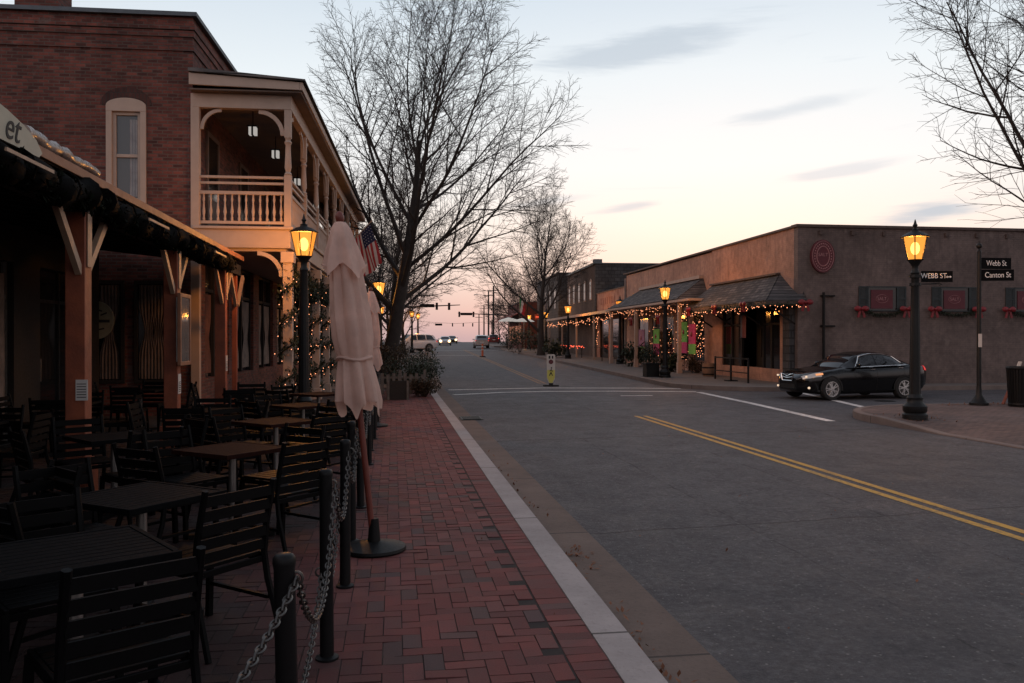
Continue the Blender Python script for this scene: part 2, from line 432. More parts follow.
# ------------------------------------------------------------------ mesh builder
def frame_for(d):
    d = d.normalized()
    up = Vector((0, 0, 1)) if abs(d.z) < .95 else Vector((0, 1, 0))
    a = d.cross(up).normalized()
    return a, a.cross(d).normalized()
class MB:
    def __init__(s): s.v = []; s.f = []; s.m = []
    def add(s, vs, fs, mi=0):
        o = len(s.v); s.v.extend([tuple(q) for q in vs])
        for q in fs: s.f.append(tuple(o + i for i in q)); s.m.append(mi)
        return s
    def box(s, x0, x1, y0, y1, z0, z1, mi=0):
        vs = [(x, y, z) for z in (z0, z1) for y in (y0, y1) for x in (x0, x1)]
        return s.add(vs, [(0, 2, 3, 1), (4, 5, 7, 6), (0, 1, 5, 4), (2, 6, 7, 3), (0, 4, 6, 2), (1, 3, 7, 5)], mi)
    def bar(s, p, q, wd, ht, mi=0, up=None):
        p = Vector(p); q = Vector(q); d = q - p
        a, b = frame_for(d)
        if up is not None:
            a = d.normalized().cross(Vector(up)).normalized(); b = a.cross(d.normalized())
        vs = []
        for c in (p, q):
            for sa, sb in ((-1, -1), (1, -1), (1, 1), (-1, 1)):
                vs.append(c + a * (sa * wd / 2) + b * (sb * ht / 2))
        return s.add(vs, [(3, 2, 1, 0), (4, 5, 6, 7), (0, 1, 5, 4), (1, 2, 6, 5), (2, 3, 7, 6), (3, 0, 4, 7)], mi)
    def tube(s, path, r, n=8, mi=0, caps=True, closed=False):
        P = [Vector(p) for p in path]; k = len(P)
        rr = r if isinstance(r, (list, tuple)) else [r] * k
        vs = []; fs = []
        a = None
        for i in range(k):
            if closed: d = P[(i + 1) % k] - P[i - 1]
            else: d = P[min(i + 1, k - 1)] - P[max(i - 1, 0)]
            if d.length < 1e-9: d = Vector((0, 0, 1))
            d.normalize()
            if a is None: a, b = frame_for(d)
            else:
                a = (a - d * a.dot(d))
                if a.length < 1e-6: a, b = frame_for(d)
                a.normalize(); b = d.cross(a)
            b = d.cross(a)
            for j in range(n):
                t = 2 * PI * j / n
                vs.append(P[i] + (a * math.cos(t) + b * math.sin(t)) * rr[i])
        for i in range(k if closed else k - 1):
            i2 = (i + 1) % k
            for j in range(n):
                j2 = (j + 1) % n
                fs.append((i * n + j, i * n + j2, i2 * n + j2, i2 * n + j))
        if caps and not closed:
            fs.append(tuple(range(n - 1, -1, -1))); fs.append(tuple((k - 1) * n + j for j in range(n)))
        return s.add(vs, fs, mi)
    def lathe(s, prof, c=(0, 0, 0), n=16, mi=0, fn=None, rot=0.0):
        vs = []; fs = []; k = len(prof)
        for i, (r, z) in enumerate(prof):
            for j in range(n):
                t = 2 * PI * j / n + rot
                q = r * (fn(t, z, i) if fn else 1)
                vs.append((c[0] + q * math.cos(t), c[1] + q * math.sin(t), c[2] + z))
        for i in range(k - 1):
            for j in range(n):
                j2 = (j + 1) % n
                fs.append((i * n + j, i * n + j2, (i + 1) * n + j2, (i + 1) * n + j))
        fs.append(tuple(range(n - 1, -1, -1))); fs.append(tuple((k - 1) * n + j for j in range(n)))
        return s.add(vs, fs, mi)
    def prism(s, poly, z0, z1, mi=0, fn=None):
        """poly in (a,b); fn maps (a,b,c) to xyz, c running z0..z1"""
        fn = fn or (lambda a, b, c: (a, b, c))
        k = len(poly)
        vs = [fn(a, b, z0) for a, b in poly] + [fn(a, b, z1) for a, b in poly]
        fs = [tuple(range(k - 1, -1, -1)), tuple(range(k, 2 * k))]
        fs += [(i, (i + 1) % k, k + (i + 1) % k, k + i) for i in range(k)]
        return s.add(vs, fs, mi)
    def grid(s, fn, nu, nv, mi=0):
        vs = [fn(i / nu, j / nv) for i in range(nu + 1) for j in range(nv + 1)]
        fs = [(i * (nv + 1) + j, (i + 1) * (nv + 1) + j, (i + 1) * (nv + 1) + j + 1, i * (nv + 1) + j + 1) for i in range(nu) for j in range(nv)]
        return s.add(vs, fs, mi)
    def ball(s, c, r, nu=10, nv=6, mi=0):
        rx, ry, rz = r if isinstance(r, (tuple, list)) else (r, r, r)
        prof = [(max(.001, math.sin(PI * i / nv)), -math.cos(PI * i / nv)) for i in range(nv + 1)]
        o = len(s.v); s.lathe(prof, (0, 0, 0), nu, mi)
        for i in range(o, len(s.v)):
            x, y, z = s.v[i]; s.v[i] = (c[0] + x * rx, c[1] + y * ry, c[2] + z * rz)
        return s
    def leaf(s, p, sz, g, mi=0, asp=.5):
        u = Vector((g.gauss(0, 1), g.gauss(0, 1), g.gauss(0, 1))).normalized()
        a, b = frame_for(u)
        p = Vector(p)
        return s.add([p, p + u * sz * .5 + a * sz * asp * .5, p + u * sz, p + u * sz * .5 - a * sz * asp * .5], [(0, 1, 2, 3)], mi)
    def xf(s, fn, start=0):
        for i in range(start, len(s.v)): s.v[i] = tuple(fn(*s.v[i]))
        return s
    def build(s, name, mats, parent=None, smooth=False, loc=(0, 0, 0), rotz=0.0, bevel=0.0, label=None):
        me = bpy.data.meshes.new(name)
        me.from_pydata(s.v, [], s.f)
        ms = mats if isinstance(mats, (list, tuple)) else [mats]
        for m in ms: me.materials.append(m)
        if len(ms) > 1: me.polygons.foreach_set('material_index', s.m)
        if smooth:
            me.polygons.foreach_set('use_smooth', [True] * len(s.f))
            try: me.set_sharp_from_angle(angle=R(38))
            except Exception: pass
        me.update()
        o = bpy.data.objects.new(name, me); COL.objects.link(o)
        o.location = loc; o.rotation_euler = (0, 0, rotz)
        if parent: o.parent = parent
        if bevel:
            b = o.modifiers.new('bevel', 'BEVEL'); b.width = bevel; b.segments = 2; b.limit_method = 'ANGLE'
        if label: o['label'] = label
        return o
def tag(o, label, cat, group=None, kind=None):
    if label: o['label'] = label
    if cat: o['category'] = cat
    if group: o['group'] = group
    if kind: o['kind'] = kind
    return o
def thing(name, label, cat, loc=(0, 0, 0), rotz=0.0, group=None):
    o = bpy.data.objects.new(name, None); COL.objects.link(o)
    o.empty_display_size = .1
    o.location = loc; o.rotation_euler = (0, 0, rotz)
    return tag(o, label, cat, group)
def struct(mb, name, m, smooth=False):
    o = mb.build(name, m, smooth=smooth); o['kind'] = 'structure'
    return o
def copy_tree(o, parent=None, loc=None, rotz=None, label=None, group=None):
    c = o.copy(); COL.objects.link(c)
    if parent is not None: c.parent = parent
    if loc is not None: c.location = loc
    if rotz is not None: c.rotation_euler = (0, 0, rotz)
    if label: c['label'] = label
    if group: c['group'] = group
    for ch in list(o.children): copy_tree(ch, c)
    return c
def lettering(s, size, m, parent, loc, rot, depth=.004, name='lettering', shear=0.0, align='CENTER', sx=1.0):
    cu = bpy.data.curves.new(name, 'FONT'); cu.body = s; cu.size = size; cu.extrude = depth
    cu.align_x = align; cu.align_y = 'CENTER'; cu.shear = shear
    cu.materials.append(m)
    o = bpy.data.objects.new(name, cu); COL.objects.link(o)
    o.location = loc; o.rotation_euler = rot; o.scale = (sx, 1, 1)
    me = bpy.data.meshes.new_from_object(o); bpy.data.objects.remove(o)
    o = bpy.data.objects.new(name, me); COL.objects.link(o)
    o.location = loc; o.rotation_euler = rot; o.scale = (sx, 1, 1)
    if parent: o.parent = parent
    return o
ORD = ['first', 'second', 'third', 'fourth', 'fifth', 'sixth', 'seventh', 'eighth', 'ninth', 'tenth', 'eleventh', 'twelfth', 'thirteenth', 'fourteenth', 'fifteenth', 'sixteenth']

# street shape: straight to y=31, then bending 1.9 degrees right and rising gently to a crest
BEND = math.tan(R(1.9))
def sx(y): return max(0.0, y - 31) * BEND + (max(0.0, y - 95) ** 1.0) * .035
def gz(y):
    if y < 31: return 0.0
    if y < 170: return (y - 31) * .0085
    return 139 * .0085 - (y - 170) * .02
CT, ST = math.cos(YAW), math.sin(YAW)
def at(x, d):
    """ground point at depth d (m) along the view axis, x px across a 1024 px wide view"""
    u = (x - 512) / 826
    return d * (ST + u * CT), d * (CT - u * ST)
# ================================================================== THE SETTING
YS = [-6, 0, 4, 8, 12, 16, 20, 24, 28, 31] + [31 + 6 * i for i in range(1, 12)] + [105, 115, 125, 135, 145, 155, 165, 170, 180, 200, 240, 300]
def strip(x0, x1, ys, dz, mb=None, thick=0.0):
    """ribbon following the street between lateral offsets x0..x1"""
    mb = mb or MB()
    f0 = x0 if callable(x0) else (lambda y: x0)
    f1 = x1 if callable(x1) else (lambda y: x1)
    vs = []
    for y in ys:
        vs += [(f0(y) + sx(y), y, gz(y) + dz), (f1(y) + sx(y), y, gz(y) + dz)]
    fs = [(2 * i, 2 * i + 1, 2 * i + 3, 2 * i + 2) for i in range(len(ys) - 1)]
    mb.add(vs, fs)
    if thick:
        n = len(ys)
        o = [(v[0], v[1], v[2] - thick) for v in vs]
        mb.add(vs + o, [(2 * i, 2 * i + 2, 2 * n + 2 * i + 2, 2 * n + 2 * i) for i in range(n - 1)] +
               [(2 * i + 3, 2 * i + 1, 2 * n + 2 * i + 1, 2 * n + 2 * i + 3) for i in range(n - 1)] +
               [(1, 0, 2 * n, 2 * n + 1), (2 * n - 2, 2 * n - 1, 4 * n - 1, 4 * n - 2)])
    return mb
def ysub(a, b, n=8):
    return [a + (b - a) * i / n for i in range(n + 1)]
# ground sheet to the horizon
g = MB(); yy = [-300] + YS + [700, 1500]
vs = []
for y in yy:
    vs += [(-1500, y, gz(y) - .17), (1500, y, gz(y) - .17)]
g.add(vs, [(2 * i, 2 * i + 1, 2 * i + 3, 2 * i + 2) for i in range(len(yy) - 1)])
struct(g, 'ground', M_EARTH)
# far rise closing the street
h = MB()
def hill(u, v):
    x = -300 + 700 * u; y = 420 + 260 * v
    return (x, y, -12 + (9 + 3 * math.sin(x * .02) + 3 * math.sin(x * .053 + 1)) * math.sin(PI * v) + 1)
h.grid(hill, 60, 6); struct(h, 'hills', M_HILL, True)
# carriageway
struct(strip(1.62, 10.6, YS, -.15), 'road', M_ASPH)
b = MB(); b.add([(10.5, 14.5, -.154), (130, 14.5, -.154), (130, 30, -.154), (10.5, 30, -.154)], [(0, 1, 2, 3)])
struct(b, 'side_street', M_ASPH)
# intersection and the cross street far off
b = MB(); b.add([(-90, 98, gz(98) - .158), (2.2, 98, gz(98) - .158), (2.2, 106, gz(106) - .158), (-90, 106, gz(106) - .158)], [(0, 1, 2, 3)])
struct(b, 'far_side_street', M_ASPH)
# left gutter and kerb
struct(strip(1.28, 1.785, YS, -.146), 'gutter', M_GUT)
k = strip(1.095, 1.30, ysub(-6, 31, 12) + ysub(37, 96, 10), .004, thick=.16)
struct(k, 'kerb', M_KERB)
# right-hand sidewalks
def arc(cx, cy, r, a0, a1, n=10):
    return [(cx + r * math.cos(R(a0 + (a1 - a0) * i / n)), cy + r * math.sin(R(a0 + (a1 - a0) * i / n))) for i in range(n + 1)]
near_edge = [(10.15, -10), (10.15, 8), (10.15, 13.2), (10.15, 14.2), (10.15, 15.2), (10.15, 16.2)] + arc(13.05, 16.4, 2.9, 178, 92, 12) + [(20, 19.3), (60, 19.3)]
far_edge = [(60, 26.7), (20, 26.7)] + arc(13.6, 30.1, 3.4, 268, 182, 12) + [(10.2, 31.0)]
def corner_walk(edge, close, name, m):
    b = MB(); b.prism(edge + close, -.2, 0); return struct(b, name, m)
def ramp(y): return -.137 * min(1, max(0, (16.0 - y) / 1.7))     # dropped kerb before the corner
b = MB(); inner = []
for i, (x, y) in enumerate(near_edge):
    p = Vector(near_edge[max(0, i - 1)]); q = Vector(near_edge[min(len(near_edge) - 1, i + 1)]); tn = (q - p).normalized(); inner.append((x + tn.y * 1.7, y - tn.x * 1.7))
vs_ = [(x, y, ramp(y) if x < 10.2 else 0) for x, y in near_edge] + [(x, y, 0) for x, y in inner]; n_ = len(near_edge)
b.add(vs_, [(i, n_ + i, n_ + i + 1, i + 1) for i in range(n_ - 1)])
b.add([(x, y, 0) for x, y in inner] + [(60, -10, 0)], [tuple(range(n_, -1, -1))])
struct(b, 'near_corner_sidewalk', M_RPAVE)
corner_walk(far_edge, [(60, 31)], 'far_corner_sidewalk', M_WALK)
struct(strip(10.2, 16, ysub(31, 96, 12), 0, thick=.2), 'far_sidewalk', M_WALK)
struct(strip(10.2, 16, ysub(112, 200, 10), 0, thick=.2), 'farther_sidewalk', M_WALK)
struct(strip(-12, 1.095, ysub(26, 97, 12), -.006, thick=.2), 'left_sidewalk', M_WALK)
struct(strip(-30, 1.3, ysub(107, 200, 12), 0, thick=.2), 'farther_left_sidewalk', M_WALK)
def kerb_path(edge, wd, z0, z1, name, m, drop=lambda x, y: 0.0):
    b = MB(); n = len(edge); inn = []; z1_ = z1
    for i, (x, y) in enumerate(edge):
        p = Vector(edge[max(0, i - 1)]); q = Vector(edge[min(n - 1, i + 1)]); t = (q - p).normalized()
        inn.append((x + t.y * wd, y - t.x * wd))
    vs = []
    for (x, y), (ix, iy) in zip(edge, inn):
        z1 = z1_ + drop(x, y)
        vs += [(x - (ix - x) * .02, y - (iy - y) * .02, z0), (x - (ix - x) * .02, y - (iy - y) * .02, z1 - .015), (x + (ix - x) * .08, y + (iy - y) * .08, z1), (ix, iy, z1), (ix, iy, z0)]
    fs = []
    for i in range(n - 1):
        for j in range(4): fs.append((5 * i + j, 5 * i + j + 1, 5 * i + j + 6, 5 * i + j + 5))
    b.add(vs, fs); return struct(b, name, m)
kerb_path(near_edge, .17, -.16, .006, 'near_corner_kerb', M_PALEKERB, lambda x, y: ramp(y) * .93 if x < 10.2 else 0)
kerb_path(far_edge, .17, -.16, .006, 'far_corner_kerb', M_PALEKERB)
struct(strip(10.19, 10.36, ysub(31, 96, 12), .007, thick=.17), 'far_kerb', M_PALEKERB)

# herringbone brick pavement: every paver its own quad with its own tone, over a sand bed
def pavers():
    g = random.Random(3); U = .104; gap = .0035
    vs = []; fs = []; tones = []
    REDS = [(.150, .038, .033), (.165, .043, .037), (.135, .033, .029), (.12, .034, .031), (.15, .047, .042)]
    DARK = [(.085, .042, .039), (.095, .044, .040), (.075, .040, .039), (.10, .047, .043)]
    def quad(x0, x1, y0, y1, dk=1.0):
        z = g.gauss(0, .0007); ta = g.gauss(0, .0012); tb = g.gauss(0, .0012)
        n = math.sin(x0 * 1.7 + 2) + math.sin(y0 * .9 + x0 * .4) + math.sin(y0 * 2.3 - x0 * 1.2) * .6
        c = g.choice(DARK) if g.random() < (.07 + .07 * max(0, n)) * dk else g.choice(REDS)
        k = g.uniform(.86, 1.14) * 1.12; k *= .16 + .84 * min(1, max(0, (x0 + 1.0 + .3 * math.sin(y0 * 1.3)) / .9)); c = tuple(q * k for q in c)  # tone falls off into the patio: its shade painted into the bricks
        o = len(vs); e = .004
        for (a, b2, zz) in ((x0, y0, z - ta - tb), (x1, y0, z + ta - tb), (x1, y1, z + ta + tb), (x0, y1, z - ta + tb)):
            vs.append((a, b2, zz))
        for (a, b2) in ((x0 - .0025, y0 - .0025), (x1 + .0025, y0 - .0025), (x1 + .0025, y1 + .0025), (x0 - .0025, y1 + .0025)):
            vs.append((a, b2, -.005))
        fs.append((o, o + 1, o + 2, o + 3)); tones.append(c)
        for i in range(4):
            fs.append((o + 4 + i, o + 4 + (i + 1) % 4, o + (i + 1) % 4, o + i)); tones.append(tuple(q * .55 for q in c))
    def put(i, j, w, hgt):
        x0, y0 = -6.3 + i * U, .9 + j * U
        if x0 + w * U > .885: return
        if x0 < -3.4 and y0 > 14: return
        quad(x0 + gap, x0 + w * U - gap, y0 + gap, y0 + hgt * U - gap)
    NX = int(7.3 / U); NY = int(26 / U)
    for i in range(NX):
        for j in range(NY):
            k = (i - j) % 4
            if k == 0: put(i, j, 2, 1)
            elif k == 3: put(i, j, 1, 2)
    y = .9
    while y < 27:                                    # soldier course along the kerb
        quad(.889, 1.09, y + gap, y + U - gap, .10); y += U
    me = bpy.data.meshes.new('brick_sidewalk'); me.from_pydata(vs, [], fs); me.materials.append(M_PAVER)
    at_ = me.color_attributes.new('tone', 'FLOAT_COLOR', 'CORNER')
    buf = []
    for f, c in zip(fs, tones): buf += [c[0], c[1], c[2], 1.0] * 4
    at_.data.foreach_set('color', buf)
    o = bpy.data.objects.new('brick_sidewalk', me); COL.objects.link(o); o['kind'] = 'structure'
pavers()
b = MB(); b.box(-18, 1.094, -6, 27, -.2, -.0045); struct(b, 'sidewalk_bed', M_GROUT)

# road markings
def mark(name, m, pts, wd, z=-.146):
    """painted line through street points (x, y)"""
    b = MB(); n = len(pts); vs = []
    for i, (x, y) in enumerate(pts):
        p = Vector(pts[max(0, i - 1)]); q = Vector(pts[min(n - 1, i + 1)]); t = (q - p).normalized()
        nx, ny = t.y * wd / 2, -t.x * wd / 2
        vs += [(x - nx, y - ny, gz(y) + z), (x + nx, y + ny, gz(y) + z)]
    b.add(vs, [(2 * i, 2 * i + 1, 2 * i + 3, 2 * i + 2) for i in range(n - 1)])
    o = b.build(name, m); o['kind'] = 'structure'; return o
for dx_ in (-.11, .11):
    mark('road_centre_line', M_YEL, [(5.70 + dx_, -5), (5.70 + dx_, 8), (5.70 + dx_, 18.7)], .105)
    mark('road_centre_line', M_YELOLD, [(5.85 + dx_ + sx(y), y) for y in ysub(32.5, 96, 10)], .11)
mark('road_crosswalk_line', M_WHITE, [(1.9, 29.2), (5.3, 29.9), (8.9, 29.3), (10.3, 28.8)], .26)
mark('road_crosswalk_line', M_WHITE, [(1.9, 26.6), (3.6, 27.6), (5.2, 27.9), (7.6, 27.7), (10.2, 27.0)], .24)
mark('road_crosswalk_line', M_WHITE, [(10.2, 26.75), (9.9, 22), (9.47, 16.9)], .22)
mark('road_crosswalk_line', M_WHITE, [(13.6, 26.6), (12.75, 22.5), (12.05, 19.2)], .22)
mark('road_edge_dash', M_WHITE, [(7.1, 25.4), (8.15, 25.4)], .14)
mark('road_stop_line', M_WHITE, [(1.9 + sx(73), 73), (5.6 + sx(73), 73)], .55)
mark('road_stop_line', M_WHITE, [(1.9 + sx(92), 92), (9.6 + sx(92), 92)], .7)
# iron covers in the roadway
b = MB(); b.lathe([(.30, 0), (.30, .006), (.24, .006), (.235, .003), (.001, .003)], n=24)
o = b.build('manhole_cover', M_IRON, loc=(14.1, 22.2, -.152)); tag(o, 'round iron manhole cover in the side street beyond the right lamp', 'manhole cover')
b = MB(); b.box(-.24, .24, -.38, .38, 0, .012)
for i in range(7): b.box(-.2, .2, -.33 + i * .1, -.28 + i * .1, .012, .02)
o = b.build('storm_drain', M_IRON, loc=(1.72, 18.6, -.142)); tag(o, 'dark iron storm drain grate in the left gutter', 'drain')

# dry leaves in the gutter and along the kerbs
lf = MB(); g = random.Random(5)
for cx, cy, n, sp in ((1.42, 4.2, 40, .12), (1.45, 5.0, 24, .13), (1.5, 6.6, 50, .14), (1.42, 8.6, 22, .2), (1.4, 3.3, 14, .1), (1.5, 11, 18, .5), (1.4, 15, 16, 1)):
    for _ in range(n):
        lf.leaf((cx + g.gauss(0, .05), cy + g.gauss(0, sp * 2), -.142 + abs(g.gauss(0, .012))), g.uniform(.03, .065), g)
for _ in range(130):
    lf.leaf((g.uniform(1.9, 9), g.uniform(2.5, 24), -.143), g.uniform(.015, .05), g)
for _ in range(110):
    lf.leaf((g.uniform(-2, 1.0), g.uniform(2.2, 18), .004), g.uniform(.012, .035), g)
for _ in range(90):
    lf.leaf((g.uniform(10.2, 11.4), 15.9 + g.gauss(0, .5), .01), g.uniform(.03, .07), g)
for _ in range(160):
    lf.leaf((g.uniform(13.5, 15.4), 18.85 + g.gauss(0, .12), .012), g.uniform(.03, .07), g)
o = lf.build('leaf_litter', M_DRYLEAF); o['kind'] = 'stuff'
tag(o, 'dry brown leaves lying in the gutter and along the kerbs', 'leaves', kind='stuff')
# ================================================================== BUILDINGS
# ---- left: two-storey brick building with a porch over the pavement (local +y runs down the street)
LB = thing('brick_building', 'dark red two storey brick building with a cream two level porch', 'building', (-2.28, 18.5, 0), -R(1.9))
EV = 7.25; FL = 4.07
b = MB()                                              # end wall facing the camera, with the window opening left out
WX0, WX1, WZ0, WZ1 = -3.78, -2.96, 4.50, 6.62
b.box(-16, WX0, 0, .35, -.1, 8.56); b.box(WX1, -2.0, 0, .35, -.1, 8.56)
b.box(WX0, WX1, 0, .35, -.1, WZ0); b.box(WX0, WX1, 0, .35, WZ1 + .18, 8.56)
b.box(-2.35, -2.0, .35, 19, 3.6, 8.56); b.box(-2.35, -2.0, .35, 19, -.1, .75)
for y0, y1 in ((.35, 1.0), (3.3, 4.0), (6.4, 7.2), (9.6, 10.4), (12.8, 13.6), (16, 19)): b.box(-2.35, -2.0, y0, y1, .75, 3.6)
b.box(-16, -2.35, 18.7, 19, -.1, 8.6)
wall = b.build('brick_wall', M_BRICK, LB)
b = MB()                                              # corbel bands under the parapet
for i, (z, d) in enumerate(((8.28, .05), (8.13, .03), (7.83, .03))):
    b.box(-16, -2.0 + d, -d, -.001, z, z + .13); b.box(-1.999, -2.0 + d, 0, 19, z, z + .13)
b.build('brick_band', M_BRICK, LB)
b = MB(); b.box(-16, -1.9, -.09, .42, 8.562, 8.65); b.box(-2.4, -1.9, .42, 19, 8.562, 8.65); b.build('parapet_cap', M_COPING, LB)
b = MB(); b.box(-16, -2.36, .36, 18.7, 7.9, 8.0); b.build('roof', M_ROOF, LB)
b = MB(); b.box(-5.85, -4.95, .5, 1.2, 8.0, 9.6); b.box(-5.92, -4.88, .43, 1.27, 9.6, 9.75); b.build('chimney', M_BRICK, LB)
# upper window
b = MB(); wc = (WX0 + WX1) / 2; hw = (WX1 - WX0) / 2
fr = MB()
for x0, x1 in ((WX0, WX0 + .12), (WX1 - .12, WX1)): fr.box(x0, x1, -.03, .14, WZ0, WZ1)
fr.box(WX0 + .12, WX1 - .12, -.03, .14, WZ0, WZ0 + .1)
top = [(wc + hw * math.cos(R(180 - 180 * i / 14)), WZ1 + .17 * math.sin(R(180 * i / 14))) for i in range(15)]
fr.prism([(WX0, WZ1 - .12)] + top + [(WX1, WZ1 - .12)], -.035, .14, fn=lambda a, c, y: (a, y, c))
for x0, x1 in ((WX0 + .12, WX0 + .19), (WX1 - .19, WX1 - .12)): fr.box(x0, x1, .03, .1, WZ0 + .1, WZ1 - .12)
zm = (WZ0 + WZ1) / 2
for z in (WZ0 + .1, zm - .03, WZ1 - .19): fr.box(WX0 + .19, WX1 - .19, .03, .1, z, z + .07)
win = fr.build('window', M_CREAM, LB, bevel=.006)
b = MB(); b.box(WX0 + .15, WX1 - .15, .075, .08, WZ0 + .12, WZ1 - .15); b.build('pane', M_GLASSUP, win)
b = MB(); b.grid(lambda u, v: (WX1 - .36 + .17 * u, .066 + .006 * math.sin(u * 20), WZ0 + .20 + 1.65 * v), 16, 2); b.build('curtain', mat('lace', (.34, .32, .32), .9), win)
b = MB(); b.box(WX0 - .06, WX1 + .06, -.07, .0, WZ0 - .1, WZ0); b.build('sill', M_CREAM, win)
b = MB()                                              # brick arch over the window
ot = [(wc + (hw + .12) * math.cos(R(180 - 180 * i / 14)), WZ1 + .02 + .38 * math.sin(R(180 * i / 14))) for i in range(15)]
it = [(wc + (hw + .005) * math.cos(R(180 - 180 * i / 14)), WZ1 + .01 + .175 * math.sin(R(180 * i / 14))) for i in range(15)]
for i in range(14): b.prism([it[i], it[i + 1], ot[i + 1], ot[i]], -.012, .02, fn=lambda a, c, y: (a, y, c))
b.build('brick_arch', M_BRICKARCH, LB)
# porch: floor, frieze, ceiling, roof
b = MB(); b.box(-1.99, .06, -.06, 19.2, 3.62, 4.02); b.box(-1.99, .12, -.12, 19.3, 4.02, 4.08); b.build('porch_floor', M_CREAM, LB, bevel=.012)
b = MB(); b.box(-1.99, -.05, .06, 19.1, 3.56, 3.618); b.build('porch_soffit', M_CREAM, LB)
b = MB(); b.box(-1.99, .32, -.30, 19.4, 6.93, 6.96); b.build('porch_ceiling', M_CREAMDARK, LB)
b = MB()
b.box(-1.99, .08, -.08, .08, 6.62, 6.928); b.box(-.08, .08, .081, 19.1, 6.62, 6.928)
b.build('frieze', M_CREAM, LB, bevel=.01)
b = MB()
b.box(.30, .36, -.36, 19.45, 6.97, 7.14)
b.add([(-1.99, -.36, 7.02), (.299, -.36, 6.97), (.299, -.36, 7.14), (-1.99, -.36, 7.27), (-1.99, -.30, 7.02), (.299, -.30, 6.97), (.299, -.30, 7.14), (-1.99, -.30, 7.27)],
      [(0, 1, 2, 3), (7, 6, 5, 4), (0, 4, 5, 1), (3, 2, 6, 7), (0, 3, 7, 4), (1, 5, 6, 2)])
b.build('fascia', M_CREAM, LB, bevel=.01)
b = MB(); b.prism([(-1.99, 7.29), (.42, 7.15), (.42, 7.19), (-1.99, 7.37)], -.42, 19.5, fn=lambda a, c, y: (a, y, c)); b.build('porch_roof', M_SHINGLE, LB)
# posts, turned columns, brackets, railings
NCOL = 9; SP = 2.39
def turned(mb, x, y, z0, z1):
    H = z1 - z0
    mb.box(x - .075, x + .075, y - .075, y + .075, z0, z0 + 1.12)
    mb.lathe([(.07, 1.12), (.085, 1.15), (.05, 1.2), (.075, 1.3), (.062, H * .62), (.055, H - .75), (.085, H - .70), (.055, H - .65), (.07, H - .6)], (x, y, z0), 12)
    mb.box(x - .07, x + .07, y - .07, y + .07, z1 - .6, z1)
for i in range(NCOL):
    y = SP * i
    b = MB(); turned(b, 0, y, FL + .012, 6.618); b.build('porch_column', M_CREAM, LB, True)
    b = MB(); b.box(-.1, .1, y - .1, y + .1, -.05, 3.54); b.box(-.15, .15, y - .15, y + .15, -.05, .3); b.box(-.14, .14, y - .14, y + .14, 3.3, 3.538); b.build('porch_post', M_CREAM, LB, bevel=.01)
b = MB(); b.box(-2.03, -1.85, -.075, .075, -.05, 6.92); b.build('porch_pilaster', M_CREAM, LB, bevel=.01)
def bracket(mb, o, d, r, z, th=.05):
    """quarter-ring bracket from o towards direction d under height z"""
    o = Vector(o); d = Vector(d); n = 9
    side = Vector((d.y, -d.x, 0)) * th / 2
    for k in range(n):
        a0, a1 = R(90 * k / n), R(90 * (k + 1) / n)
        def pt(rr, a): return o + d * (r - rr * math.cos(a)) + Vector((0, 0, z - r + rr * math.sin(a)))
        q = [pt(r, a0), pt(r, a1), pt(r * .84, a1), pt(r * .84, a0)]
        mb.add([p + side for p in q] + [p - side for p in q], [(0, 1, 2, 3), (7, 6, 5, 4), (0, 4, 5, 1), (1, 5, 6, 2), (2, 6, 7, 3), (3, 7, 4, 0)])
for i in range(NCOL):
    y = SP * i; b = MB()
    for ok_, o_, d_ in ((i < NCOL - 1, (0, y + .07, 0), (0, 1, 0)), (i > 0, (0, y - .07, 0), (0, -1, 0)), (i == 0, (-.07, 0, 0), (-1, 0, 0))):
        if ok_: b = MB(); bracket(b, o_, d_, .55, 6.619); b.build('bracket', M_CREAM, LB)
    b = MB(); bracket(b, (-.1, y, 0), (-1, 0, 0), .55, 3.555); b.build('lower_bracket', M_CREAM, LB)
b = MB(); bracket(b, (-1.85, 0, 0), (1, 0, 0), .45, 6.619); b.build('bracket', M_CREAM, LB)
def baluster(mb, x, y):
    mb.lathe([(.022, 4.2), (.03, 4.25), (.018, 4.3), (.036, 4.4), (.02, 4.52), (.016, 4.6), (.028, 4.66), (.02, 4.72), (.022, 4.78)], (x, y, 0), 8)
def rail(name, p, q, nb):
    b = MB(); p = Vector(p); q = Vector(q)
    for z, wd, ht in ((4.17, .07, .06), (4.81, .08, .07), (5.02, .05, .05), (5.15, .07, .05)):
        b.bar(p + Vector((0, 0, z)), q + Vector((0, 0, z)), wd, ht)
    for k in range(nb):
        t = (k + .5) / nb; c = p.lerp(q, t); baluster(b, c.x, c.y)
    return b.build(name, M_CREAM, LB, True)
rail('railing', (-1.85, 0, 0), (-.075, 0, 0), 12)
for i in range(NCOL - 1): rail('railing', (0, SP * i + .075, 0), (0, SP * (i + 1) - .075, 0), 14)
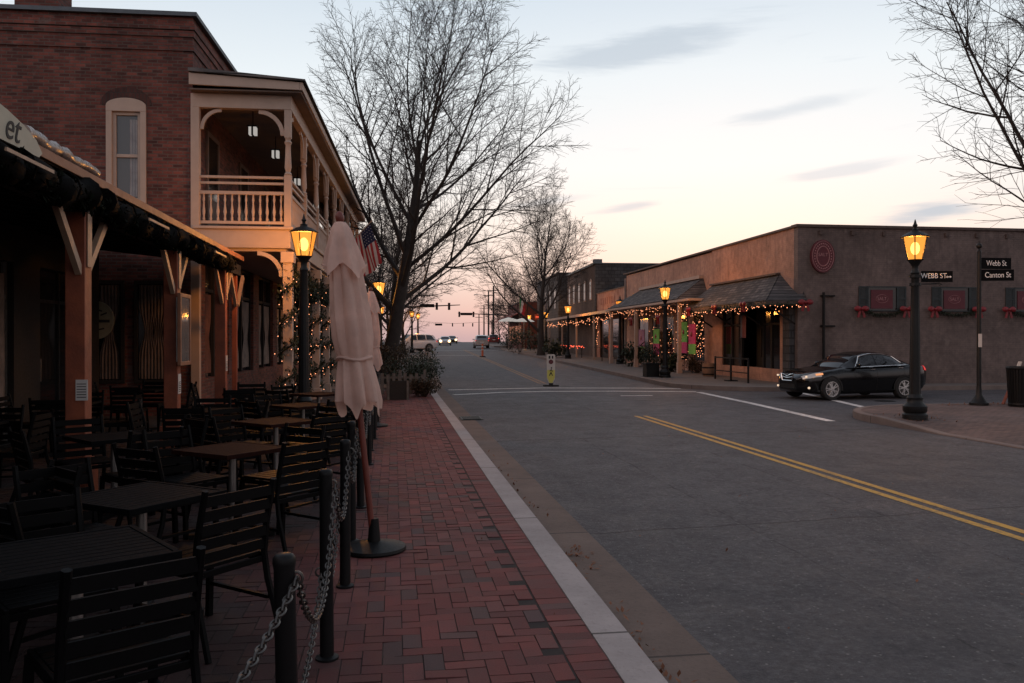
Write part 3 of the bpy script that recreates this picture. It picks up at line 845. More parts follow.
# upper doors and windows behind the porch, hanging porch lanterns
for y in (1.6, 5.0, 8.6, 12.2, 15.8):
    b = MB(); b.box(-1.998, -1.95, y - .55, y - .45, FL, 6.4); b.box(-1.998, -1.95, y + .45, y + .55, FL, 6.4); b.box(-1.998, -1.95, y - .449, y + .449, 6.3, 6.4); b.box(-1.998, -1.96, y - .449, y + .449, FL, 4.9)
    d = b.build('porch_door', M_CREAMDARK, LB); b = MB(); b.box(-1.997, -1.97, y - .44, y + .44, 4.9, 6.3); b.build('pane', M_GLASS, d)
for k, (x, y) in enumerate(((-1.0, 1.3), (-.9, 3.7), (-.9, 7.5), (-.9, 12))):
    b = MB(); b.tube([(x, y, 6.93), (x, y, 6.58)], .012, 6); b.prism([(x - .11, y - .11), (x + .11, y - .11), (x + .11, y + .11), (x - .11, y + .11)], 6.56, 6.59); b.box(x - .02, x + .02, y - .1, y + .1, 6.36, 6.56)
    l = b.build('porch_lantern', M_IRON, LB)
    b = MB(); b.box(x - .085, x - .02, y - .08, y + .08, 6.38, 6.558); b.box(x + .02, x + .085, y - .08, y + .08, 6.38, 6.558); b.build('lantern_glass', E_PORCH, l)
# ground-floor shopfront: window to the street and the end wall under the patio roof
for y0, y1 in ((1.0, 3.3), (4.0, 6.4), (7.2, 9.6), (10.4, 12.8), (13.6, 16)):
    b = MB()
    for yy_ in (y0, y1 - .08, (y0 + y1) / 2 - .04): b.box(-2.2, -2.08, yy_, yy_ + .08, .751, 3.5)
    b.box(-2.19, -2.09, y0, y1, 3.5, 3.598); b.box(-2.19, -2.09, y0, y1, 2.75, 2.83)
    sw = b.build('shop_window', M_DKWOOD, LB)
    b = MB(); b.box(-2.16, -2.15, y0 + .02, y1 - .02, .76, 3.5); b.build('pane', M_GLASS, sw)
    b = MB()
    for c0, c1 in ((y0 + .12, y0 + .95), (y1 - .95, y1 - .12)):
        b.grid(lambda u, v: (-2.12 + .018 * math.sin(u * 40) * (1 - .3 * v), c0 + (c1 - c0) * ((u - .5) * (1 - .45 * math.exp(-((v - .45) / .16) ** 2)) + .5), .85 + 1.85 * v), 40, 14)
    b.build('curtain', M_CURTAINRED if y0 < 2 else M_CURTAIN, sw, True)
for x0, x1 in ((-4.6, -3.4), (-3.2, -2.4)):            # end wall windows with tied curtains
    b = MB()
    for xx in (x0, x1 - .07): b.box(xx, xx + .07, -.06, -.002, .7, 2.9)
    b.box(x0 + .07, x1 - .07, -.06, -.002, 2.82, 2.9); b.box(x0 + .07, x1 - .07, -.06, -.002, .7, .78)
    sw = b.build('shop_window', M_DKWOOD, LB)
    b = MB(); b.box(x0 + .07, x1 - .07, -.02, -.004, .78, 2.82); b.build('pane', M_GLASS, sw)
    b = MB()
    for c0, c1 in ((x0 + .1, x0 + .5), (x1 - .5, x1 - .1)):
        b.grid(lambda u, v: (c0 + (c1 - c0) * ((u - .5) * (1 - .55 * math.exp(-((v - .5) / .15) ** 2)) + .5), -.045 + .014 * math.sin(u * 36), .8 + 2.0 * v), 30, 14)
    b.build('curtain', M_CURTAINDK, sw, True)
b = MB(); b.lathe([(.001, 0), (.36, 0), (.36, .03), (.33, .03), (.32, .022), (.001, .022)], (0, 0, 0), 28)
b.xf(lambda x, y, z: (-3.95 + x, -.07 - z, 2.05 + y * 1.12))
rs = b.build('round_sign', M_ROUNDSIGN); rs.location = LB.location; rs.rotation_euler = LB.rotation_euler
tag(rs, 'small pale round sign board with dark marks in the window under the patio roof', 'sign')
b = MB(); b.box(-4.22, -3.68, -.099, -.096, 2.0, 2.06)
for (x, z, a) in ((-4.05, 2.22, .5), (-3.9, 2.26, -.3), (-3.8, 2.18, .4), (-4.0, 2.14, 0), (-3.86, 1.86, .2), (-4.05, 1.88, -.4)):
    b.bar((x - .07 * math.cos(a), -.098, z - .07 * math.sin(a)), (x + .07 * math.cos(a), -.098, z + .07 * math.sin(a)), .004, .03)
b.build('emblem', M_INK, rs)

# ---- left: the restaurant beside the patio
RB = thing('restaurant', 'dark restaurant front with tall glass doors under the patio roof', 'building', (0, 0, 0))
b = MB()
for y0, y1 in ((-4, 2.2), (5.0, 5.8), (8.4, 9.0), (11.6, 12.3), (14.4, 15.4), (17.6, 18.3)): b.box(-6.4, -6.1, y0, y1, -.1, 3.9)
for y0, y1 in ((2.2, 5.0), (5.8, 8.4), (9.0, 11.6), (12.3, 14.4), (15.4, 17.6)): b.box(-6.4, -6.1, y0, y1, 2.9, 3.9)
b.build('wall', M_DKWOOD, RB)
b = MB(); b.box(-12, -6.41, -4, 18.2, 3.7, 3.9); b.build('roof', M_ROOF, RB)
b = MB(); b.box(-9, -8.9, -4, 18.2, 0, 3.6); b.build('inner_wall', M_INSIDE, RB)
for y0, y1 in ((2.2, 5.0), (5.8, 8.4), (9.0, 11.6), (12.3, 14.4), (15.4, 17.6)):
    b = MB()
    for yy_ in (y0, (y0 + y1) / 2 - .03, y1 - .06): b.box(-6.28, -6.2, yy_, yy_ + .06, 0, 2.899)
    b.box(-6.27, -6.21, y0, y1, 2.3, 2.36)
    d = b.build('glass_door', M_STEEL if y0 == 12.3 else M_DKWOOD, RB)
    b = MB(); b.box(-6.25, -6.235, y0 + .02, y1 - .02, .02, 2.88); b.build('pane', M_GLASS, d)
    b = MB(); b.grid(lambda u, v: (-6.19 + .015 * math.sin(u * 30), y1 - .42 + .3 * u, .3 + 2.4 * v), 24, 2); b.build('curtain', M_CURTAIN if y0 > 12 else M_CURTAINRED, d, True)
    d2 = MB(); d2.box(-6.2, -6.17, y0 + .2, y0 + .23, .9, 1.3); d2.build('handle', M_STEEL, d)

# ---- left: patio roof on braced timber posts
PR = thing('patio_roof', 'long timber patio roof on brown posts with pale Y shaped braces', 'pergola', (0, 0, 0))
Y0, Y1 = .8, 18.3
b = MB(); b.prism([(-6.1, 3.62), (-3.21, 3.30), (-3.21, 3.36), (-6.1, 3.69)], Y0, Y1, fn=lambda a, c, y: (a, y, c)); b.build('roof_deck', M_DKWOOD, PR)
b = MB(); b.box(-3.205, -3.17, Y0, Y1, 3.31, 3.405); b.build('fascia', M_FASCIA, PR, bevel=.006)
b = MB(); b.box(-3.44, -3.24, Y0, Y1, 3.0, 3.22); b.build('beam', M_DKWOOD, PR)
b = MB()
yv = Y0 + .2
while yv < Y1:
    b.bar((-6.08, yv, 3.54), (-3.26, yv, 3.24), .06, .13); yv += .6
b.build('rafters', M_DKWOOD, PR)
POSTS = [1.9, 5.65, 9.4, 13.17, 16.75, 18.15]
for i, y in enumerate(POSTS):
    hw_ = .1 if i < 5 else .05
    b = MB(); b.box(-3.34 - hw_, -3.34 + hw_, y - hw_, y + hw_, -.05, 3.0)
    po = b.build('post', M_POSTWOOD, PR, bevel=.008)
    if i < 5:
        b = MB(); b.box(-3.49, -3.19, y - .15, y + .15, -.05, .34); b.box(-3.465, -3.215, y - .125, y + .125, .34, .38); b.build('plinth', M_POSTWOOD, po, bevel=.01)
        b = MB(); b.box(-3.235, -3.222, y - .06, y + .06, 2.42, 2.999); b.build('pale_post_face', M_BRACE, po)
    b = MB(); b.bar((-3.3, y + .09, 2.36), (-3.3, y + .72, 3.02), .06, .09); b.build('brace', M_BRACE, PR)
    b = MB(); b.bar((-3.3, y - .09, 2.36), (-3.3, y - .72, 3.02), .06, .09); b.build('brace', M_BRACE, PR)
# rolled dark vinyl blinds slung under the beam, one in each bay
for i in range(4):
    y0, y1 = POSTS[i] + .2, POSTS[i + 1] - .2
    b = MB(); pts = []; rr = []
    for k in range(25):
        t = k / 24; pts.append((-3.17, y0 + (y1 - y0) * t, 3.13 - .04 * math.sin(t * PI) + .03 * math.sin(t * 21 + i))); rr.append(.135 + .03 * math.sin(t * 33 + i) + .025 * math.sin(t * 60))
    b.tube(pts, rr, 10)
    bl = b.build('rolled_blind', M_VINYL, smooth=True)
    tag(bl, 'rolled dark vinyl blind under the roof edge, ' + ['nearest the camera', 'before the first visible brown post', 'between the first and second visible brown posts', 'beyond the second visible brown post'][i], 'blind', 'rolled blinds along the patio roof')
    for t in (.2, .5, .8):
        y = y0 + (y1 - y0) * t; b = MB()
        b.tube([(-3.17 + .165 * math.cos(a), y, 3.11 + .165 * math.sin(a)) for a in [2 * PI * q / 10 for q in range(10)]], .012, 5, closed=True)
        b.build('strap', M_VINYL, bl)
    b = MB(); b.box(-2.965, -2.95, y0 + 1.0, y0 + 1.9, 3.10, 3.13); b.build('pale_rod', M_BRACE, bl)
# clear plastic roll lying on the roof edge, and the name board
b = MB(); pts = []; rr = []
for k in range(21):
    t = k / 20; pts.append((-3.21, 7.75 + 1.8 * t, 3.462 + .01 * math.sin(t * 17))); rr.append(.068 - .022 * t + .009 * math.sin(t * 40) + .006 * math.sin(t * 93))
b.tube(pts, rr, 12); o = b.build('plastic_roll', M_ROLL, smooth=True); tag(o, 'long crinkled pale plastic roll lying on the patio roof edge', 'plastic roll')
b = MB()
pl = [(4.6, 3.24), (7.9, 3.27), (7.97, 3.32), (7.85, 3.41), (7.6, 3.48), (7.3, 3.53), (6.9, 3.57), (6.3, 3.60), (5.4, 3.62), (4.6, 3.60)]
b.prism(pl, -3.165, -3.135, fn=lambda a, c, x: (x, a, c)); sg = b.build('name_board', M_SIGNPALE); tag(sg, 'pale name board with dark script letters on the patio roof edge', 'sign')
lettering('et', .34, M_INK, sg, (-3.132, 7.36, 3.40), (R(90), 0, R(90)), shear=.35, depth=.003, align='CENTER')
# paper notices, menu case on the posts
for y, z, lab in ((9.4, 1.0, 'white printed notice on the nearest visible brown post'), (13.17, .82, 'white printed notice under the glowing menu case'), (16.75, 1.03, 'white printed notice on the third brown post')):
    b = MB(); b.box(-3.33, -3.21, y - .112, y - .104, z, z + .22) if y < 10 else b.box(-3.235, -3.229, y - .09, y + .07, z, z + .3)
    o = b.build('paper_notice', M_PAPER); tag(o, lab, 'notice', 'notices on the patio posts')
    b = MB()
    for k in range(6):
        zz = z + .03 + k * .028
        if y < 10: b.box(-3.32, -3.225, y - .1135, y - .1125, zz, zz + .009)
        else: b.box(-3.2285, -3.2275, y - .07, y + .05, zz, zz + .012)
    b.build('print_lines', M_INK, o)
mc = thing('menu_case', 'tall orange wood framed menu case on the second visible brown post', 'menu case', (-3.2, 13.22, 0))
b = MB(); b.box(0, .05, -.32, -.26, 1.25, 2.34); b.box(0, .05, .26, .32, 1.25, 2.34); b.box(0, .05, -.26, .26, 1.25, 1.31); b.box(0, .05, -.26, .26, 2.28, 2.34); b.build('frame', M_FASCIA, mc, bevel=.006)
b = MB(); b.box(-.03, .01, -.26, .26, 1.31, 2.28); b.build('back_board', M_PAPER, mc)
b = MB()
for k in range(7): b.box(.0105, .012, -.2 + .05 * (k % 2), .12, 1.42 + k * .11, 1.45 + k * .11)
b.build('print_lines', M_INK, mc); b = MB(); b.box(.03, .034, -.258, .258, 1.312, 2.278); b.build('glass', glassy('case_glass', (.16, .14, .13)), mc)

# ---- right: long one-storey painted brick corner building
CB = thing('corner_building', 'long tan painted brick corner building with shingled awnings and porch', 'building', (0, 0, 0))
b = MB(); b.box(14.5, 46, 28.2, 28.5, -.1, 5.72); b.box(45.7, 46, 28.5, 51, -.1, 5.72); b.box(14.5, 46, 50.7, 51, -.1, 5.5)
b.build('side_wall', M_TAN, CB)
b = MB(); b.box(14.5, 14.8, 28.501, 36.4, 2.95, 5.72); b.box(14.5, 14.8, 28.501, 29.6, -.1, 2.95); b.box(14.5, 14.8, 35.2, 36.4, -.1, 2.95); b.box(14.5, 14.8, 29.6, 35.2, -.1, .5)
b.box(14.56, 14.86, 36.401, 50.699, 2.95, 5.66)
for y0, y1 in ((36.401, 37.4), (39.2, 39.6), (41.4, 41.8), (43.6, 44), (45.8, 46.2), (48.4, 50.699)): b.box(14.56, 14.86, y0, y1, -.1, 2.95)
b.box(14.56, 14.86, 37.4, 48.4, -.1, .6)
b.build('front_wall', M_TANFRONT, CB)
b = MB(); b.box(14.8, 45.7, 28.5, 50.7, 5.2, 5.3); b.build('roof', M_ROOF, CB)
b = MB(); b.box(14.42, 46.05, 28.13, 28.58, 5.722, 5.82); b.box(14.42, 14.95, 28.58, 51, 5.722, 5.80); b.build('coping', M_TANCOPE, CB)
b = MB(); g = random.Random(9)                        # bracket stubs along the top of the side wall
for k in range(24): b.box(15.3 + k * 1.25, 15.42 + k * 1.25, 28.12, 28.199, 5.45, 5.6)
b.build('wall_ties', M_TANCOPE, CB)
b = MB(); b.tube([(15.45, 28.1, .4), (15.45, 28.1, 3.35)], .05, 8)
for z in (.8, 2.1, 3.2): b.box(15.36, 15.9, 28.1, 28.198, z, z + .05)
b.build('downspout', M_BLACK, CB)
# awning over the corner shop, hipped at the near end
def slope(mb, pts, th=.06):
    P = [Vector(p) for p in pts]; n = (P[1] - P[0]).cross(P[-1] - P[0]).normalized() * th
    if n.z < 0: n = -n
    k = len(P); vs = P + [p + n for p in P]
    mb.add(vs, [tuple(range(k)), tuple(range(2 * k - 1, k - 1, -1))] + [(i, (i + 1) % k, k + (i + 1) % k, k + i) for i in range(k)])
b = MB()
slope(b, [(13.2, 27.95, 3.0), (13.2, 36.5, 3.0), (14.49, 36.2, 4.05), (14.49, 29.6, 4.05)])
slope(b, [(13.2, 27.95, 3.0), (14.49, 29.6, 4.05), (14.72, 28.19, 3.3), (14.72, 27.95, 3.0)])
aw = b.build('awning', M_SHINGLE, CB)
b = MB(); b.box(13.16, 13.24, 27.9, 36.5, 2.86, 3.0); b.box(13.241, 14.72, 27.9, 27.96, 2.86, 3.0); b.box(14.3, 14.49, 29.55, 36.2, 4.09, 4.16); b.build('awning_trim', M_TANCOPE, aw)
b = MB()
for y in (28.4, 31.2, 34, 36.3): b.bar((13.3, y, 2.95), (14.49, y, 2.2), .06, .06)
b.build('awning_bracket', M_DKWOOD, aw)
# corner shop windows and door
for y0, y1 in ((29.6, 31.2), (33.2, 35.2)):
    b = MB()
    for yv in (y0, y1 - .08, (y0 + y1) / 2): b.box(14.55, 14.65, yv, yv + .08, .5, 2.9)
    b.box(14.55, 14.65, y0, y1, 2.2, 2.28); sw = b.build('shop_window', M_DKWOOD, CB)
    b = MB(); b.box(14.6, 14.61, y0, y1, .5, 2.95); b.build('pane', M_GLASS, sw)
b = MB(); b.box(15.2, 15.3, 31.2, 33.2, 0, 2.95); b.build('recess_wall', M_DKWOOD, CB)
b = MB(); b.box(15.14, 15.19, 31.7, 32.7, 0.05, 2.3); d = b.build('shop_door', M_DKWOOD, CB); b = MB(); b.box(15.12, 15.139, 31.85, 32.55, .9, 2.1); b.build('pane', M_GLASS, d); b = MB(); b.ball((15.1, 31.8, 1.05), .04, 6, 4); b.build('handle', M_STEEL, d)
b = MB(); b.box(14.28, 14.49, 28.4, 28.95, 0, 2.85); b.build('stone_pier', M_STONE, CB, bevel=.02)
# porch of the second shop
b = MB(); b.box(12.95, 14.55, 35.25, 49.8, 3.36, 3.47); pc = b.build('porch_roof', M_POSTWHITE, CB, bevel=.01)
b = MB(); slope(b, [(13.05, 37.0, 3.48), (13.05, 49.5, 3.48), (14.55, 47.6, 4.5), (14.55, 37.6, 4.5)]); slope(b, [(13.05, 49.5, 3.48), (14.55, 49.75, 3.48), (14.55, 47.6, 4.5)]); slope(b, [(13.05, 37.0, 3.48), (14.55, 37.6, 4.5), (14.55, 36.9, 3.48)]); b.build('hipped_roof', M_SHINGLE, CB)
b = MB(); b.box(14.35, 14.56, 37.6, 47.4, 4.53, 4.68); b.build('flashing', M_POSTWHITE, CB)
for y in (37.1, 44.1, 49.3):
    b = MB(); b.box(13.12, 13.28, y - .08, y + .08, .55, 3.36); b.box(13.09, 13.31, y - .11, y + .11, 0, .55); b.build('porch_post', M_POSTWHITE, CB, bevel=.008)
for y0, y1 in ((37.4, 39.2), (39.6, 41.4), (41.8, 43.6), (44, 45.8), (46.2, 48.4)):
    b = MB()
    for yv in (y0, y1 - .08): b.box(14.58, 14.68, yv, yv + .08, .601, 2.94)
    b.box(14.58, 14.68, y0 + .08, y1 - .08, 2.86, 2.94); sw = b.build('shop_window', M_POSTWHITE, CB)
    b = MB(); b.box(14.66, 14.67, y0 + .08, y1 - .08, .601, 2.86); b.build('pane', M_GLASS, sw)
# vent pipe on the roof
b = MB(); b.tube([(18, 44, 5.3), (18, 44, 6.6)], .06, 8); b.build('vent_pipe', M_TANCOPE, CB)

# ---- right: third shop with a long dark porch
def off(y): return sx(y)
SB = thing('porch_shop', 'low peeling pink fronted shop with a long dark porch roof', 'building', (14.5 + sx(51), 51.3, gz(51)), -R(1.9))
b = MB(); b.box(.05, 14, 0, .3, -.2, 4.95); b.box(.05, .35, .301, 11.3, 2.9, 4.95); b.box(.05, 14, 11.0, 11.29, -.2, 4.9)
for y0, y1 in ((.301, .8), (3.2, 3.6), (6.6, 7.2), (10.2, 10.9)): b.box(.05, .35, y0, y1, -.2, 2.9)
b.build('wall', M_PEEL, SB)
b = MB(); b.box(.3, 13.8, .3, 11, 4.5, 4.6); b.build('roof', M_ROOF, SB)
b = MB(); b.box(0, .4, 0, 11.3, 4.952, 5.03); b.build('coping', M_TANCOPE, SB)
b = MB(); b.prism([(-1.75, 3.22), (.04, 3.5), (.04, 3.58), (-1.75, 3.30)], -1.4, 26, fn=lambda a, c, y: (a, y, c)); b.build('porch_roof', M_SHINGLE, SB)
b = MB(); b.box(-1.8, -1.751, -1.4, 26, 3.15, 3.33); b.build('porch_fascia', M_POSTWHITE, SB)
for y in (4.5, 11, 17.5, 24.5):
    b = MB(); b.box(-1.66, -1.54, y - .06, y + .06, 0, 3.24); b.build('porch_post', M_POSTWHITE, SB)
for y0, y1 in ((.8, 3.2), (3.6, 6.6), (7.2, 10.2)):
    b = MB(); b.box(.1, .2, y0, y0 + .08, 0, 2.9); b.box(.1, .2, y1 - .08, y1, 0, 2.9); sw = b.build('shop_window', M_DKWOOD, SB); b = MB(); b.box(.15, .16, y0 + .08, y1 - .08, -.1, 2.9); b.build('pane', M_GLASS, sw)
b = MB()                                              # ghost of painted lettering on the front
for k in range(7): b.box(.042, .0485, 5.2 + k * .72, 5.55 + k * .72, 4.05, 4.55); 
b.build('faded_letters', mat('faded_paint', (.25, .11, .085), .9, var=.4), SB)
b = MB(); b.box(-1.6, -1.55, 2, 2.05, 0, .9); b.box(-1.6, -1.55, 9, 9.05, 0, .9); b.box(-1.6, -1.55, 2, 9.05, .9, .94); b.build('porch_rail', M_BLACK, SB)
# ---- right: two-storey dark stone block
TB = thing('stone_block', 'tall dark stone sided block with arched windows to the street', 'building', (14.5 + sx(62), 62.7, gz(62)), -R(1.9))
b = MB(); b.box(0, 15, 0, .4, -.3, 7.25); b.build('stone_wall', M_STONE, TB)
b = MB(); b.box(0, .4, .401, 12.5, -.3, 7.2); b.box(0, 15, 12.1, 12.49, -.3, 7.1); b.build('front_wall', M_GREYBRICK, TB)
b = MB(); b.box(-.12, .5, -.1, .55, 7.251, 7.6); b.box(-.12, .45, .551, 12.5, 7.2, 7.36); b.box(.5, 15, -.06, .45, 7.251, 7.33); b.build('cornice', M_COPING, TB)
b = MB(); b.box(.4, 14.9, .4, 12.1, 6.8, 6.9); b.build('roof', M_ROOF, TB)
for y in (1.8, 4.2, 6.6, 9.0, 11.2):
    b = MB(); b.prism([(y - .38, 4.5), (y + .38, 4.5), (y + .38, 5.9)] + [(y + .38 * math.cos(R(18 * q)), 5.9 + .3 * math.sin(R(18 * q))) for q in range(1, 10)] + [(y - .38, 5.9)], -.04, .02, fn=lambda a, c, x: (x, a, c))
    wv = b.build('arched_window', M_POSTWHITE, TB); b = MB(); b.box(-.05, -.041, y - .28, y + .28, 4.6, 5.95); b.build('pane', M_GLASSUP, wv)
for y in (8.0,):
    b = MB(); b.lathe([(.001, 0), (.22, 0), (.22, .03), (.001, .03)], (0, 0, 0), 16); b.xf(lambda x, yy2, z: (4.2 + x, -.01 - z, 6.0 + yy2)); b.build('round_vent', M_PAPER, TB)
# ---- right: farther buildings
GB = thing('slate_block', 'slate grey sided block beyond the tall stone building', 'building', (14.3 + sx(78), 79, gz(78)), -R(1.9))
b = MB(); b.box(0, 14, 0, .4, -.3, 7.6); b.box(0, .4, .401, 15, -.3, 7.5); b.box(13.6, 14, .4, 15, -.3, 7.5); b.build('wall', M_STONE, GB)
b = MB(); b.box(-.1, 14, -.08, 15, 7.601, 7.75); b.build('roof', M_ROOF, GB)
for y in (2, 5, 8, 11): 
    b = MB(); b.box(-.04, .01, y - .5, y + .5, 4.3, 6.2); b.build('window', M_GLASSUP, GB)
UB = thing('red_brick_shop', 'low rust red shop glowing beside the far sidewalk tree', 'building', (13.0 + sx(84), 95, gz(95)), -R(1.9))
b = MB(); b.box(0, 12, 0, .4, -.3, 5.4); b.box(0, .4, .401, 16, -.3, 5.4); b.build('wall', M_RUST, UB)
b = MB(); b.prism([(-1.9, 3.3), (0, 4.3), (0, 4.4), (-1.9, 3.4)], 0, 16, fn=lambda a, c, y: (a, y, c)); b.build('awning', mat('rust_awning', (.20, .045, .03), .8), UB)
b = MB(); b.box(-.1, 12, 0, 16, 5.4, 5.5); b.build('roof', M_ROOF, UB)
b = MB()
for y in (1, 4.5, 8, 11.5): b.box(-.03, .01, y, y + 2.4, .8, 2.7)
b.build('lit_window', E_WINDOW, UB)
for i, (x, y, wd, dp, hh, m, lab, nm) in enumerate((
        (21, 118, 16, 18, 5.5, M_RUST, 'low brick building far down the right side of the street', 'far_shop'),
        (23.5, 140, 16, 22, 6, M_GREYBRICK, 'grey brick building farthest down the right side', 'far_shop'))):
    t = thing(nm, lab, 'building', (x, y, gz(y)))
    b = MB(); b.box(0, wd, 0, .4, -.3, hh); b.box(0, .4, .4, dp, -.3, hh); b.build('wall', m, t)
    b = MB(); b.box(-.1, wd, -.1, dp, hh + .001, hh + .15); b.build('roof', M_ROOF, t)
    b = MB()
    for k in range(4): b.box(-.03, .01, 1 + k * 4, 3.4 + k * 4, .8, 2.7)
    b.build('window', M_GLASSUP, t)
# ---- left: buildings beyond the porch
for i, (y, wd, dp, hh, xx, m, lab) in enumerate((
        (39.5, 12, 15, 6.2, -4.2, M_GREYBRICK, 'two storey brown building beyond the porch, behind the flag'),
        (56, 12, 16, 5.2, -4.8, M_RUST, 'low red brick building behind the street trees on the left'),
        (74, 12, 18, 6.0, -5.0, M_GREYBRICK, 'far brown building on the left before the white parked car'))):
    t = thing('shop_building', lab, 'building', (xx + sx(y), y, gz(y)), -R(1.9))
    b = MB(); b.box(-wd, 0, 0, .4, -.3, hh); b.box(-.4, 0, .401, dp, -.3, hh); b.build('wall', m, t)
    b = MB(); b.box(-wd, .1, -.1, dp, hh + .001, hh + .15); b.build('roof', M_ROOF, t)
    for k in range(3):
        b = MB(); b.box(-.02, .04, 1.2 + k * 4.4, 4 + k * 4.4, .7, 2.6); b.build('shop_window', M_GLASS, t)
        b = MB(); b.box(-.02, .03, 1.7 + k * 4.4, 2.7 + k * 4.4, hh - 2, hh - .6); b.build('window', M_GLASSUP, t)
# ================================================================== TREES
def tree_parts(seed, H, r0, lean=(0, 0), fork=.28, nlimb=9, up=.35, spread=1.0, dens=1.0, twig=.006):
    g = random.Random(seed); tr = MB(); cr = MB()
    def path(p, d, L, r, rend, nseg, wob, trop):
        pts = [p.copy()]; rs = [r]
        for i in range(nseg):
            t = (i + 1) / nseg
            d = (d + Vector((g.gauss(0, wob), g.gauss(0, wob), g.gauss(0, wob * .7) + trop))).normalized()
            p = p + d * (L / nseg); pts.append(p.copy()); rs.append(r + (rend - r) * t)
        return pts, rs
    def along(pts, t):
        k = t * (len(pts) - 1); i = min(int(k), len(pts) - 2); f = k - i
        return pts[i].lerp(pts[i + 1], f), (pts[i + 1] - pts[i]).normalized(), i + f
    def kids(pts, rs, n, lev, L, t0, phase):
        for k in range(n):
            t = t0 + (1 - t0) * (k + g.random()) / n
            p, d, fi = along(pts, t)
            r = rs[min(int(fi), len(rs) - 1)]
            a, b = frame_for(d)
            phi = phase + k * 2.4 + g.uniform(-.5, .5)
            side = a * math.cos(phi) + b * math.sin(phi)
            ang = R(g.uniform(22, 46)) * spread
            nd = (d * math.cos(ang) + side * math.sin(ang)).normalized()
            if nd.z < -.25: nd.z *= .3
            branch(p, nd, L * (1.05 - .55 * t) * g.uniform(.75, 1.2), max(twig, r * g.uniform(.5, .68)), lev)
    def branch(p, d, L, r, lev):
        if lev == 1:
            pts, rs = path(p, d, L, r, r * .18, 10, .055, up * .12)
            tr.tube(pts, rs, 7); kids(pts, rs, int(13 * dens), 2, L * .50, .16, g.random() * 6)
            kids(pts[-3:], rs[-3:], 4, 3, L * .26, .2, g.random() * 6)
        elif lev == 2:
            r = min(r, .042)
            pts, rs = path(p, d, L, r, max(twig, r * .2), 7, .065, .03)
            (tr if r > .03 else cr).tube(pts, rs, 5); kids(pts, rs, int(11 * dens), 3, L * .50, .10, g.random() * 6)
        elif lev == 3:
            r = min(r, .0135)
            pts, rs = path(p, d, L, r, twig, 5, .075, .005)
            cr.tube(pts, rs, 3, caps=False); kids(pts, rs, int(7 * dens), 4, L * .55, .12, g.random() * 6)
        else:
            pts, rs = path(p, d, L, min(r, twig * 1.25), twig * .6, 3, .09, -.03)
            cr.tube(pts, rs, 3, caps=False)
    tl = H * .62
    pts, rs = path(Vector((0, 0, -.2)), Vector((lean[0], lean[1], 1)).normalized(), tl, r0, r0 * .22, 12, .035, .05)
    rs[0] *= 1.5; rs[1] *= 1.08
    tr.tube(pts, rs, 12)
    for k in range(nlimb):
        t = fork + (.98 - fork) * (k / max(1, nlimb - 1)) ** 1.0
        p, d, fi = along(pts, min(t, .99)); r = rs[int(fi)]
        phi = k * 2.399 + g.uniform(-.4, .4)
        ang = R(g.uniform(24, 50) if t < .75 else g.uniform(8, 30)) * spread
        a, b = frame_for(d)
        nd = (d * math.cos(ang) + (a * math.cos(phi) + b * math.sin(phi)) * math.sin(ang)).normalized()
        branch(p, nd, H * g.uniform(.42, .56) * (1.12 - .30 * t), r * g.uniform(.36, .52), 1)
    return tr, cr
def tree(label, loc, rotz, group='bare street trees', **kw):
    t = thing('bare_tree', label, 'tree', loc, rotz, group)
    tr, cr = tree_parts(**kw)
    tr.build('trunk', M_BARK, t, True); cr.build('crown', M_TWIG, t)
    return t
x, y = -.40, 31.0
tree('tallest bare tree, thick leaning trunk in the left sidewalk bed', (x, y, 0), 0.0, seed=11, H=15.3, r0=.31, lean=(.27, .0), fork=.30, nlimb=16, up=.6, spread=1.12, dens=.92, twig=.0058)
T2 = tree('bare tree behind the tallest tree on the left sidewalk', (*at(391, 46), gz(46)), 2.0, seed=23, H=13.0, r0=.24, fork=.22, nlimb=11, spread=1.2, dens=.9, twig=.008)
T3 = tree('bare tree with a rounded crown on the right sidewalk behind the lamps', (*at(541, 68), gz(68)), 0.4, seed=31, H=14.6, r0=.28, lean=(-.03, 0), fork=.22, nlimb=14, up=.45, spread=1.2, dens=.9, twig=.008)
tree('bare tree reaching in over the right corner, trunk out of frame', (18.0, 19.2, 0), 2.3, seed=43, H=14.8, r0=.25, fork=.31, nlimb=14, up=.22, spread=1.3, dens=.9, twig=.0052)
for (px_, d, rz, src, sc, lab) in (
        (372, 60, 1.0, T2, .95, 'dense bare tree far behind the flag on the left'),
        (352, 52, 4.0, T2, .85, 'bare tree showing above the porch roof on the left'),
        (404, 76, 3.0, T2, .75, 'low bare tree above the white parked car'),
        (389, 90, 2.0, T3, .8, 'farthest bare tree on the left side'),
        (512, 120, 1.0, T3, .75, 'small bare tree beside the utility poles'),
        (527, 100, 2.2, T2, .8, 'bare tree beyond the tricolour flag'),
        (549, 98, 5.0, T2, .75, 'bare tree behind the rust red shop'),
        (500, 150, 3.3, T2, .6, 'smallest bare tree far down the street by the tail lights'),
        (592, 88, 0.3, T3, .62, 'bare treetop peeping over the roof of the slate grey building')):
    X_, Y_ = at(px_, d)
    c = copy_tree(src, loc=(X_, Y_, gz(Y_)), rotz=rz, label=lab); c.scale = (sc, sc, sc)

